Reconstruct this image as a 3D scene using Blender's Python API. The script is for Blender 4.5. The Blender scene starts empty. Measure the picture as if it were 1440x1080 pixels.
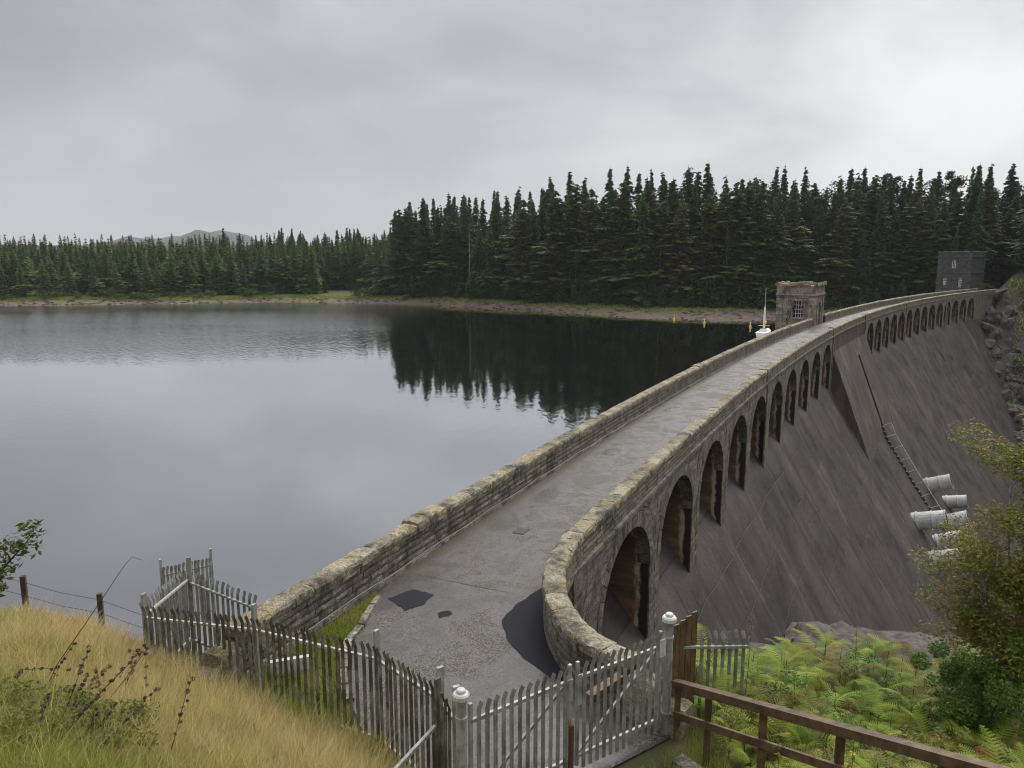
import bpy, math, random
import numpy as np
from math import radians, sin, cos, pi
SC = bpy.context.scene
COL = SC.collection
RNG = np.random.default_rng(7)
random.seed(7)

# ------------------------------------------------------------------ camera
cam_data = bpy.data.cameras.new('camera')
cam = bpy.data.objects.new('camera', cam_data)
COL.objects.link(cam)
cam.location = (0, 0, 8.0)
cam.rotation_euler = (radians(90 - 9.28), 0, 0)
cam_data.sensor_width = 36.0
cam_data.lens = 36.0 * 1081 / 1440
cam_data.clip_start = 0.1
cam_data.clip_end = 9000
SC.camera = cam

# ------------------------------------------------------------------ view
SC.view_settings.view_transform = 'Standard'
SC.view_settings.look = 'None'
SC.view_settings.gamma = 1
SC.view_settings.use_curve_mapping = False
SC.view_settings.exposure = 1.08
SC.cycles.filter_width = 1.1
SC.cycles.use_denoising = True

# ------------------------------------------------------------------ world: Nishita sky under a layer of cloud
SUN_EL, SUN_AZ = radians(48), radians(32)      # azimuth measured from +Y towards +X
world = bpy.data.worlds.new('World')
SC.world = world
world.use_nodes = True
nt = world.node_tree
nt.nodes.clear()


class NT:
    """tiny node helper"""
    def __init__(self, tree):
        self.t = tree

    def n(self, kind, **kw):
        nd = self.t.nodes.new(kind)
        for k, v in kw.items():
            if k.startswith('i_'):
                key = k[2:]
                nd.inputs[int(key) if key.isdigit() else key.replace('_', ' ')].default_value = v
            else:
                setattr(nd, k, v)
        return nd

    def l(self, a, b):
        self.t.links.new(a, b)

    def math(self, op, a, b=None, c=None, clamp=False):
        nd = self.n('ShaderNodeMath', operation=op, use_clamp=clamp)
        for i, v in enumerate((a, b, c)):
            if v is None:
                continue
            if isinstance(v, (int, float)):
                nd.inputs[i].default_value = v
            else:
                self.l(v, nd.inputs[i])
        return nd.outputs[0]

    def ramp(self, fac, stops, interp='LINEAR'):
        nd = self.n('ShaderNodeValToRGB')
        cr = nd.color_ramp
        cr.interpolation = interp
        while len(cr.elements) < len(stops):
            cr.elements.new(0.5)
        for e, (p, c) in zip(cr.elements, stops):
            e.position = p
            if isinstance(c, (int, float)):
                c = (c, c, c)
            e.color = (*c, 1)
        self.l(fac, nd.inputs[0])
        return nd.outputs[0]

    def mix(self, fac, a, b, mode='MIX'):
        nd = self.n('ShaderNodeMix', data_type='RGBA', blend_type=mode)
        nd.clamp_factor = True
        for sock, v in ((nd.inputs[0], fac), (nd.inputs[6], a), (nd.inputs[7], b)):
            if isinstance(v, (int, float)):
                sock.default_value = v
            elif isinstance(v, tuple):
                sock.default_value = (*v, 1) if len(v) == 3 else v
            else:
                self.l(v, sock)
        return nd.outputs[2]

    def noise(self, vec, scale, detail=4, rough=0.55, dist=0.0, out=0):
        nd = self.n('ShaderNodeTexNoise')
        nd.inputs['Scale'].default_value = scale
        nd.inputs['Detail'].default_value = detail
        nd.inputs['Roughness'].default_value = rough
        nd.inputs['Distortion'].default_value = dist
        if vec is not None:
            self.l(vec, nd.inputs['Vector'])
        return nd.outputs[out]

    def mapping(self, vec, scale=(1, 1, 1), loc=(0, 0, 0), rot=(0, 0, 0)):
        nd = self.n('ShaderNodeMapping')
        nd.inputs['Scale'].default_value = scale
        nd.inputs['Location'].default_value = loc
        nd.inputs['Rotation'].default_value = rot
        self.l(vec, nd.inputs['Vector'])
        return nd.outputs[0]


w = NT(nt)
tc = w.n('ShaderNodeTexCoord')
sep = w.n('ShaderNodeSeparateXYZ')
w.l(tc.outputs['Generated'], sep.inputs[0])
elev = sep.outputs[2]
# clouds lie on a high flat layer: direction / (height + offset)
den = w.math('ADD', w.math('MAXIMUM', elev, 0.0), 0.40)
comb = w.n('ShaderNodeCombineXYZ')
w.l(w.math('DIVIDE', sep.outputs[0], den), comb.inputs[0])
w.l(w.math('DIVIDE', sep.outputs[1], den), comb.inputs[1])
n1 = w.noise(comb.outputs[0], 1.5, 5, 0.5, 0.3)
n2 = w.noise(w.mapping(comb.outputs[0], (1, 1.3, 1), (3.1, 7.7, 0)), 0.7, 3, 0.5, 0.2)
cl = w.math('ADD', w.math('MULTIPLY', n1, 0.45), w.math('MULTIPLY', n2, 0.55))
cloud = w.ramp(cl, [(0.37, (1.62, 1.61, 1.7)), (0.50, (2.22, 2.21, 2.33)), (0.61, (3.1, 3.09, 3.15))])
# thin paler mist towards the horizon
hz = w.math('SUBTRACT', 1.0, w.math('MULTIPLY', w.math('ABSOLUTE', elev), 4.2), clamp=True)
cloud = w.mix(w.math('MULTIPLY', w.math('POWER', hz, 1.4), 0.75), cloud, (3.0, 3.03, 3.3))
# the cloud is brightest where the sun stands behind it
vm = w.n('ShaderNodeVectorMath', operation='DOT_PRODUCT')
nrm = w.n('ShaderNodeVectorMath', operation='NORMALIZE')
w.l(tc.outputs['Generated'], nrm.inputs[0])
w.l(nrm.outputs[0], vm.inputs[0])
bd = (sin(radians(31)) * cos(radians(14)), cos(radians(31)) * cos(radians(14)), sin(radians(14)))
vm.inputs[1].default_value = bd
glow = w.math('POWER', w.math('MAXIMUM', vm.outputs['Value'], 0.0), 14)
glow = w.math('MULTIPLY', glow, w.math('ADD', w.math('MULTIPLY', n1, 3.4), -0.95), clamp=True)
cloud = w.mix(glow, cloud, (4.5, 4.5, 4.5))
# overhead, out of view, the overcast is paler, brightened to light the ground
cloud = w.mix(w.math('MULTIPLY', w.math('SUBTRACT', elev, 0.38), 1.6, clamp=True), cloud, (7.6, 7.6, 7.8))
sky = w.n('ShaderNodeTexSky', sky_type='NISHITA')
sky.sun_disc = False
sky.sun_elevation = SUN_EL
sky.sun_rotation = SUN_AZ
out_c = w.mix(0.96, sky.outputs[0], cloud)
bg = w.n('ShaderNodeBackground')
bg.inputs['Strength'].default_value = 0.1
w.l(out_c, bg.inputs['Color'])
wo = w.n('ShaderNodeOutputWorld')
w.l(bg.outputs[0], wo.inputs['Surface'])

sun_d = bpy.data.lights.new('sun', 'SUN')
sun_d.energy = 1.5
sun_d.angle = radians(50)
sun_d.color = (1.0, 0.965, 0.91)
sun = bpy.data.objects.new('sun', sun_d)
COL.objects.link(sun)
sun.rotation_euler = (pi / 2 - SUN_EL, 0, -SUN_AZ + pi)
sun.location = (30, 30, 60)

# ------------------------------------------------------------------ helpers
def s2l(r, g, b):
    f = lambda c: (c / 255 / 12.92) if c / 255 <= 0.04045 else ((c / 255 + 0.055) / 1.055) ** 2.4
    return (f(r), f(g), f(b))


MATS = {}


def material(name, build):
    m = bpy.data.materials.new(name)
    m.use_nodes = True
    t = m.node_tree
    t.nodes.clear()
    k = NT(t)
    out = k.n('ShaderNodeOutputMaterial')
    bs = k.n('ShaderNodeBsdfPrincipled')
    k.l(bs.outputs[0], out.inputs[0])
    geo = k.n('ShaderNodeNewGeometry')
    build(k, bs, geo.outputs['Position'], out)
    MATS[name] = m
    return m


def setv(bs, **kw):
    for a, b in kw.items():
        bs.inputs[a.replace('_', ' ')].default_value = (*b, 1) if isinstance(b, tuple) and len(b) == 3 else b


def bump(k, bs, h, strength=0.5, dist=0.02):
    b = k.n('ShaderNodeBump')
    b.inputs['Strength'].default_value = strength
    b.inputs['Distance'].default_value = dist
    k.l(h, b.inputs['Height'])
    k.l(b.outputs[0], bs.inputs['Normal'])


def orand(k):
    return k.n('ShaderNodeObjectInfo').outputs['Random']


def mesh_np(name, V, F, mats=(), fm=None, smooth=False, origin=None):
    """V (n,3); F list of arrays (m,3)/(m,4) or list of tuples"""
    me = bpy.data.meshes.new(name)
    V = np.asarray(V, np.float64)
    if origin is not None:
        V = V - np.asarray(origin)
    if isinstance(F, np.ndarray):
        n, c = F.shape
        me.vertices.add(len(V))
        me.vertices.foreach_set('co', V.astype(np.float32).ravel())
        me.loops.add(n * c)
        me.loops.foreach_set('vertex_index', F.astype(np.int32).ravel())
        me.polygons.add(n)
        me.polygons.foreach_set('loop_start', np.arange(0, n * c, c, dtype=np.int32))
        me.polygons.foreach_set('loop_total', np.full(n, c, np.int32))
        me.update(calc_edges=True)
    else:
        me.from_pydata([tuple(v) for v in V.tolist()], [], F)
    for m in mats:
        me.materials.append(m)
    if fm is not None:
        me.polygons.foreach_set('material_index', np.asarray(fm, np.int32))
    if smooth:
        me.polygons.foreach_set('use_smooth', np.ones(len(me.polygons), bool))
    me.update()
    return me


def link(name, me, parent=None, loc=(0, 0, 0)):
    o = bpy.data.objects.new(name, me)
    o.location = loc
    COL.objects.link(o)
    if parent is not None:
        o.parent = parent
    return o


def tag(o, label=None, cat=None, group=None, kind=None):
    if label: o['label'] = label
    if cat: o['category'] = cat
    if group: o['group'] = group
    if kind: o['kind'] = kind
    return o


def empty(name, loc, rz=0.0):
    o = bpy.data.objects.new(name, None)
    o.empty_display_size = 0.3
    o.location = loc
    o.rotation_euler = (0, 0, rz)
    COL.objects.link(o)
    return o


class MB:
    """collects pieces into one mesh"""
    def __init__(self):
        self.v, self.f, self.m = [], [], []

    def add(self, V, F, mi=0):
        b = len(self.v)
        self.v += [tuple(map(float, p)) for p in V]
        self.f += [tuple(i + b for i in f) for f in F]
        self.m += [mi] * len(F)

    def box(self, c, size, rz=0.0, mi=0):
        sx, sy, sz = [s / 2 for s in size]
        ca, sa = cos(rz), sin(rz)
        P = []
        for dz in (-sz, sz):
            for dx, dy in ((-sx, -sy), (sx, -sy), (sx, sy), (-sx, sy)):
                P.append((c[0] + dx * ca - dy * sa, c[1] + dx * sa + dy * ca, c[2] + dz))
        self.add(P, [(3, 2, 1, 0), (4, 5, 6, 7), (0, 1, 5, 4), (1, 2, 6, 5), (2, 3, 7, 6), (3, 0, 4, 7)], mi)

    def tube(self, pts, rad, n=6, cap=True, mi=0):
        pts = [np.array(p, float) for p in pts]
        if isinstance(rad, (int, float)):
            rad = [rad] * len(pts)
        rings = []
        for i, p in enumerate(pts):
            d = pts[min(i + 1, len(pts) - 1)] - pts[max(i - 1, 0)]
            d /= (np.linalg.norm(d) + 1e-9)
            u = np.cross(d, (0, 0, 1.0) if abs(d[2]) < 0.9 else (1.0, 0, 0))
            u /= np.linalg.norm(u)
            v = np.cross(d, u)
            rings.append([p + rad[i] * (u * cos(2 * pi * k / n) + v * sin(2 * pi * k / n)) for k in range(n)])
        V = [q for r in rings for q in r]
        F = []
        for i in range(len(pts) - 1):
            for k in range(n):
                F.append((i * n + k, i * n + (k + 1) % n, (i + 1) * n + (k + 1) % n, (i + 1) * n + k))
        if cap:
            F.append(tuple(range(n - 1, -1, -1)))
            F.append(tuple((len(pts) - 1) * n + k for k in range(n)))
        self.add(V, F, mi)

    def bar(self, a, b, wd, ht, up=(0, 0, 1), mi=0):
        a, b, up = np.array(a, float), np.array(b, float), np.array(up, float)
        d = b - a
        d /= np.linalg.norm(d)
        s = np.cross(d, up); s /= np.linalg.norm(s)
        u = np.cross(s, d)
        P = []
        for p in (a, b):
            for x, y in ((-1, -1), (1, -1), (1, 1), (-1, 1)):
                P.append(p + s * x * wd / 2 + u * y * ht / 2)
        self.add(P, [(0, 1, 2, 3), (7, 6, 5, 4), (0, 4, 5, 1), (1, 5, 6, 2), (2, 6, 7, 3), (3, 7, 4, 0)], mi)

    def lathe(self, prof, c=(0, 0, 0), n=12, mi=0):
        V, F = [], []
        for r, z in prof:
            for k in range(n):
                V.append((c[0] + r * cos(2 * pi * k / n), c[1] + r * sin(2 * pi * k / n), c[2] + z))
        for i in range(len(prof) - 1):
            for k in range(n):
                F.append((i * n + k, i * n + (k + 1) % n, (i + 1) * n + (k + 1) % n, (i + 1) * n + k))
        F.append(tuple(range(n - 1, -1, -1)))
        F.append(tuple((len(prof) - 1) * n + k for k in range(n)))
        self.add(V, F, mi)

    def mesh(self, name, mats, smooth=False, origin=None):
        if not isinstance(mats, (list, tuple)):
            mats = [mats]
        return mesh_np(name, np.array(self.v), self.f, mats, self.m, smooth, origin)

    def build(self, name, mats, parent=None, smooth=False, loc=None):
        """loc: object origin (in parent space); vertices were given in that same space"""
        me = self.mesh(name, mats, smooth, loc)
        return link(name, me, parent, loc if loc is not None else (0, 0, 0))


# ------------------------------------------------------------------ the dam's plan curve
CX0, CY0, CH0, CK0, CK1 = -2.409, 15.331, 1.1441, -0.1262, -0.0333
_a = np.arange(0, 262, 0.1)
_h = CH0 + CK0 * _a / 100 + CK1 * (_a / 100) ** 2
_hm = (_h[1:] + _h[:-1]) / 2
_X = CX0 + np.r_[0, np.cumsum(np.cos(_hm) * 0.1)]
_Y = CY0 + np.r_[0, np.cumsum(np.sin(_hm) * 0.1)]
HALF = 2.34                                     # centre line to the outer edge of either coping
A_END = 203.0


def cur(a, off, z=0.0):
    """a metres along the dam, off metres upstream (left) of the centre line"""
    a = np.asarray(a, float)
    ac = np.clip(a, 0, 261)
    x = np.interp(ac, _a, _X); y = np.interp(ac, _a, _Y); h = np.interp(ac, _a, _h)
    x = x + np.where(a < 0, a * cos(CH0), 0); y = y + np.where(a < 0, a * sin(CH0), 0)
    X = x - np.sin(h) * off; Y = y + np.cos(h) * off
    return np.stack(np.broadcast_arrays(X, Y, np.asarray(z, float)), -1)


def dn(a, s, z):
    """s metres downstream of the outer downstream face"""
    return cur(a, -HALF - np.asarray(s, float), z)


def head(a):
    return float(np.interp(a, _a, _h))


def inv(x, y):
    x = np.asarray(x, float); y = np.asarray(y, float)
    a = (x - CX0) * cos(CH0) + (y - CY0) * sin(CH0)
    for _ in range(8):
        ac = np.clip(a, 0, 261)
        px = np.interp(ac, _a, _X) + np.where(a < 0, a * cos(CH0), 0)
        py = np.interp(ac, _a, _Y) + np.where(a < 0, a * sin(CH0), 0)
        h = np.interp(ac, _a, _h)
        da = (x - px) * np.cos(h) + (y - py) * np.sin(h)
        a = a + da * 0.85
    off = -(x - px) * np.sin(h) + (y - py) * np.cos(h)
    return a, off


# ------------------------------------------------------------------ terrain height
WATER = -7.0
SHX = [-900, -400, -164, -122, -80, -28, -4, 16, 32, 49, 65, 85, 100, 112, 130, 300, 900]
SHY = [200, 225, 248, 255, 270, 255, 234, 214, 196, 189, 188, 190, 188, 183, 172, 120, 100]


def hsh(x, y, f=1.0):
    return (np.sin(x * 1.3 * f + 1.7 * np.sin(y * 0.9 * f)) + np.sin(y * 1.1 * f + 2.1 * np.sin(x * 0.7 * f + 1.0))
            + 0.6 * np.sin((x + y) * 2.3 * f) + 0.5 * np.sin((x - 1.7 * y) * 2.9 * f)) / 3.1


def ground(x, y):
    x = np.asarray(x, float); y = np.asarray(y, float)
    a, off = inv(x, y)
    m = np.interp(x, [-60, -11, -7.3, -5, -2.2, -1.3, -0.7, 0.8, 5, 12, 40], [.38, .40, .44, .49, .575, .625, .67, .67, .615, .60, .58])
    yy = np.maximum(y, -12)
    bank = 6.4 - m * np.maximum(yy, 0) - 0.1 * np.minimum(yy, 0) + 0.08 * hsh(x, y, 0.9)
    bank = bank - 0.55 * np.maximum(y - 16.5, 0) * np.clip((-2 - x) / 3, 0, 1)
    bank = np.maximum(bank, -44)
    # the level approach and the valley below the dam
    V = np.interp(a - np.interp(off, [-14, -9, -5], [6, 4.5, 0]), [-40, -6, 0, 2.0, 4.0, 9, 22, 40, 60, 85, 110, 140, 165, 180, 195, 203, 210, 260, 400],
                  [-1.2, -0.8, -0.3, -0.9, -6.6, -7.6, -9.8, -17.5, -30, -38, -40, -35, -24.5, -14.5, -4.5, -0.6, 3, 16, 34])
    edge = np.interp(a, [-6, -0.3, 1.3, 3.2], [-8.0, -6.9, -4.4, -2.2])
    far_r = np.maximum(edge - off, 0)
    right = V - 0.17 * np.maximum(far_r - 2, 0) * np.interp(a, [0, 150, 200], [1, .6, -.5])
    right = right + np.interp(a, [0, 20, 200], [0.05, 0.45, 0.9]) * hsh(x, y, 0.5) * np.clip(far_r / 2, 0, 1)
    left = -0.04 - 0.9 * np.maximum(off - 2.2, 0)
    under = np.interp(a, [2.9, 3.5, 198, 201], [-0.04, -12, -12, -0.04])
    plat = np.where(off > 2.2, left, np.minimum(-0.04, under))
    bank = np.where((a > 3.3) & (np.abs(off) < 2.6), -12, bank)
    t = np.clip(far_r / 0.8, 0, 1)
    plat = plat * (1 - t) + right * t
    plat = plat - 0.9 * np.maximum(-5.2 - a, 0)
    near = np.maximum(bank, plat)
    # far side of the lake
    ys = np.interp(x, SHX, SHY) + 1.6 * hsh(x, x * 0 + 3.0, 0.08)
    d = (y - ys) * 0.92
    bw = np.interp(x, [-60, 0, 30, 90], [7, 9, 19, 12])
    up = np.clip(d / bw, 0, 1) * 2.0 + np.maximum(d - bw, 0) * np.interp(x, [-200, -60, 0, 60, 110], [.05, .055, .1, .14, .2])
    rise = np.where(d > 0, -7 + np.minimum(up, 30), -7 + d * 0.2)
    rise = np.maximum(rise, -15) + 0.25 * hsh(x, y, 0.21) * np.clip(d / 5, 0, 1)
    # blend between lake side and valley side across the abutment
    is_up = np.clip((off - 1.5) / 2.0, 0, 1)
    far_end = np.clip((a - 201) / 8.0, 0, 1)
    lake = np.maximum(near, rise)
    valley = np.maximum(bank, np.where(t > 0, right, near))
    valley = np.where(a > 150, np.maximum(valley, rise * far_end + valley * (1 - far_end)), valley)
    z = lake * is_up + valley * (1 - is_up)
    top = np.interp(np.abs(off), [3.5, 7], [-0.05, -20])
    z = np.where((a > 200) & (a < 240), np.maximum(z, top + 0 * z), z)
    return z


def gz(x, y):
    return float(ground(x, y))


# ================================================================== MATERIALS
def _ground(k, bs, P, out):
    sp = k.n('ShaderNodeSeparateXYZ'); k.l(P, sp.inputs[0])
    z = sp.outputs[2]
    a = k.noise(P, 0.35, 6, 0.6); b = k.noise(P, 3.0, 6, 0.65); c = k.noise(P, 0.05, 3)
    grass = k.mix(k.ramp(a, [(0.40, 0.0), (0.6, 1.0)]), (0.045, 0.06, 0.014), (0.12, 0.105, 0.03))
    earth = k.mix(k.ramp(b, [(0.35, 0.0), (0.65, 1.0)]), (0.035, 0.024, 0.016), (0.10, 0.07, 0.045))
    near = k.mix(k.ramp(b, [(0.46, 0.0), (0.6, 1.0)]), grass, earth)
    # drawn-down shore of pink-brown gravel
    beach = k.mix(k.ramp(k.noise(P, 0.8, 8, 0.7), [(0.3, 0.0), (0.7, 1.0)]), (0.065, 0.043, 0.034), (0.20, 0.145, 0.12))
    beach = k.mix(k.ramp(c, [(0.45, 0.0), (0.58, 0.55)]), beach, (0.12, 0.13, 0.03))
    zz = k.math('ADD', z, k.math('MULTIPLY', k.math('SUBTRACT', a, 0.5), 1.6))
    fb = k.ramp(k.math('MULTIPLY', k.math('ADD', zz, 6.0), 0.8), [(0.35, 0.0), (0.95, 1.0)])
    shore = k.mix(fb, beach, k.mix(k.ramp(b, [(0.4, 0.0), (0.6, 1.0)]), (0.05, 0.075, 0.015), (0.10, 0.105, 0.025)))
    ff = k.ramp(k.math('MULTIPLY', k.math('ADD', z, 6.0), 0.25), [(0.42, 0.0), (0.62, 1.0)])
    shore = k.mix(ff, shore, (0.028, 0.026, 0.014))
    isfar = k.ramp(k.math('MULTIPLY', sp.outputs[1], 0.005), [(0.55, 0.0), (0.75, 1.0)])
    col = k.mix(isfar, near, shore)
    # valley rock
    rock = k.mix(k.ramp(k.noise(P, 1.3, 8, 0.7, 0.5), [(0.35, 0.0), (0.68, 1.0)]), (0.022, 0.02, 0.02), (0.13, 0.115, 0.11))
    geo = k.n('ShaderNodeNewGeometry'); gs = k.n('ShaderNodeSeparateXYZ'); k.l(geo.outputs['Normal'], gs.inputs[0])
    steep = k.ramp(gs.outputs[2], [(0.55, 1.0), (0.82, 0.0)])
    low = k.ramp(k.math('MULTIPLY', k.math('ADD', z, 20.0), 0.05), [(0.0, 1.0), (0.62, 0.7), (0.78, 0.0)])
    rx = k.ramp(k.math('MULTIPLY', sp.outputs[0], 0.1), [(0.5, 0.0), (0.9, 1.0)])
    col = k.mix(k.math('MULTIPLY', k.math('MULTIPLY', k.math('MAXIMUM', steep, low), rx), k.math('SUBTRACT', 1.0, isfar)), col, rock)
    lowv = k.ramp(k.math('MULTIPLY', k.math('ADD', k.math('ADD', k.math('SUBTRACT', z, k.math('MULTIPLY', k.math('MULTIPLY', k.math('SUBTRACT', sp.outputs[0], 92.0), 0.1, clamp=True), 4.0)), k.math('MULTIPLY', b, 2.0)), 12.0), 0.1), [(0.38, 1.0), (0.62, 0.0)])
    col = k.mix(lowv, col, k.mix(0.6, rock, (0.02, 0.018, 0.017)))
    k.l(col, bs.inputs['Base Color'])
    setv(bs, Roughness=0.9)
    bump(k, bs, k.noise(P, 6, 8, 0.7), 0.7, 0.08)


material('ground', _ground)


def _stone(dark, light, ochre, och_amt, moss_amt, bscale=1.0):
    def f(k, bs, P, out):
        r = orand(k)
        big = k.noise(P, 1.1, 5, 0.6); mid = k.noise(P, 7.0, 6, 0.7); fine = k.noise(P, 45.0, 4, 0.7)
        mid2 = k.noise(P, 22.0, 5, 0.75)
        col = k.mix(k.ramp(k.math('ADD', k.math('MULTIPLY', mid, .5), k.math('MULTIPLY', mid2, .5)), [(0.36, 0.0), (0.6, 1.0)]), dark, light)
        col = k.mix(k.math('MULTIPLY', k.ramp(k.noise(P, 2.6, 5, 0.65, 0.4), [(0.44, 0.0), (0.62, 1.0)]), och_amt), col, ochre)
        ms = k.ramp(k.noise(k.mapping(P, (1, 1, 1), (11, 5, 3)), 2.0, 6, 0.7), [(0.56, 0.0), (0.63, 1.0)])
        col = k.mix(k.math('MULTIPLY', ms, moss_amt), col, (0.20, 0.155, 0.018))
        # pale lichen spots and black weathering
        v = k.n('ShaderNodeTexVoronoi'); v.inputs['Scale'].default_value = 13; k.l(P, v.inputs['Vector'])
        sp = k.math('MULTIPLY', k.ramp(v.outputs['Distance'], [(0.16, 1.0), (0.27, 0.0)]), k.ramp(big, [(0.42, 0.0), (0.62, 0.75)]))
        col = k.mix(sp, col, (0.42, 0.40, 0.34))
        bl = k.ramp(k.noise(k.mapping(P, (1, 1, 0.45), (2, 9, 1)), 1.9, 6, 0.7), [(0.47, 0.0), (0.64, 0.85)])
        col = k.mix(bl, col, (0.03, 0.027, 0.022))
        sh = k.math('ADD', 0.72, k.math('MULTIPLY', r, 0.55))
        col = k.mix(1.0, col, k.math('MULTIPLY', sh, k.math('ADD', 0.6, k.math('MULTIPLY', fine, 0.8))), 'MULTIPLY')
        k.l(col, bs.inputs['Base Color'])
        setv(bs, Roughness=0.88)
        v2 = k.n('ShaderNodeTexVoronoi'); v2.inputs['Scale'].default_value = 38; k.l(P, v2.inputs['Vector'])
        vc = k.n('ShaderNodeSeparateColor'); k.l(v2.outputs['Color'], vc.inputs[0])
        col = k.mix(1.0, col, k.math('ADD', 0.62, k.math('MULTIPLY', vc.outputs[0], 0.76)), 'MULTIPLY')
        k.l(col, bs.inputs['Base Color'])
        hh = k.math('ADD', k.math('MULTIPLY', mid, 1.0), k.math('ADD', k.math('MULTIPLY', mid2, 0.7), k.math('MULTIPLY', fine, 0.4)))
        bump(k, bs, hh, 0.9, 0.05 * bscale)
    return f


material('wall_stone', _stone((0.05, 0.045, 0.036), (0.25, 0.225, 0.185), (0.18, 0.15, 0.075), 0.3, 0.12))
material('coping_stone', _stone((0.085, 0.075, 0.05), (0.38, 0.35, 0.28), (0.31, 0.24, 0.095), 0.6, 0.7, 1.2))
material('face_stone', _stone((0.05, 0.043, 0.035), (0.25, 0.225, 0.185), (0.19, 0.15, 0.075), 0.25, 0.12))
material('tower_stone', _stone((0.09, 0.078, 0.06), (0.38, 0.345, 0.28), (0.26, 0.19, 0.11), 0.4, 0.0))
material('dark_tower_stone', _stone((0.022, 0.021, 0.022), (0.125, 0.118, 0.12), (0.07, 0.06, 0.05), 0.5, 0.0))
material('kerb_stone', _stone((0.09, 0.08, 0.065), (0.36, 0.33, 0.28), (0.16, 0.16, 0.06), 0.5, 0.3))


def _mortar(k, bs, P, out):
    c = k.ramp(k.noise(P, 9, 5, 0.7), [(0.3, (0.016, 0.013, 0.01)), (0.7, (0.06, 0.05, 0.036))])
    k.l(c, bs.inputs['Base Color']); setv(bs, Roughness=0.95)
    bump(k, bs, k.noise(P, 30, 4, 0.7), 0.6, 0.02)


material('mortar', _mortar)


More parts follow.
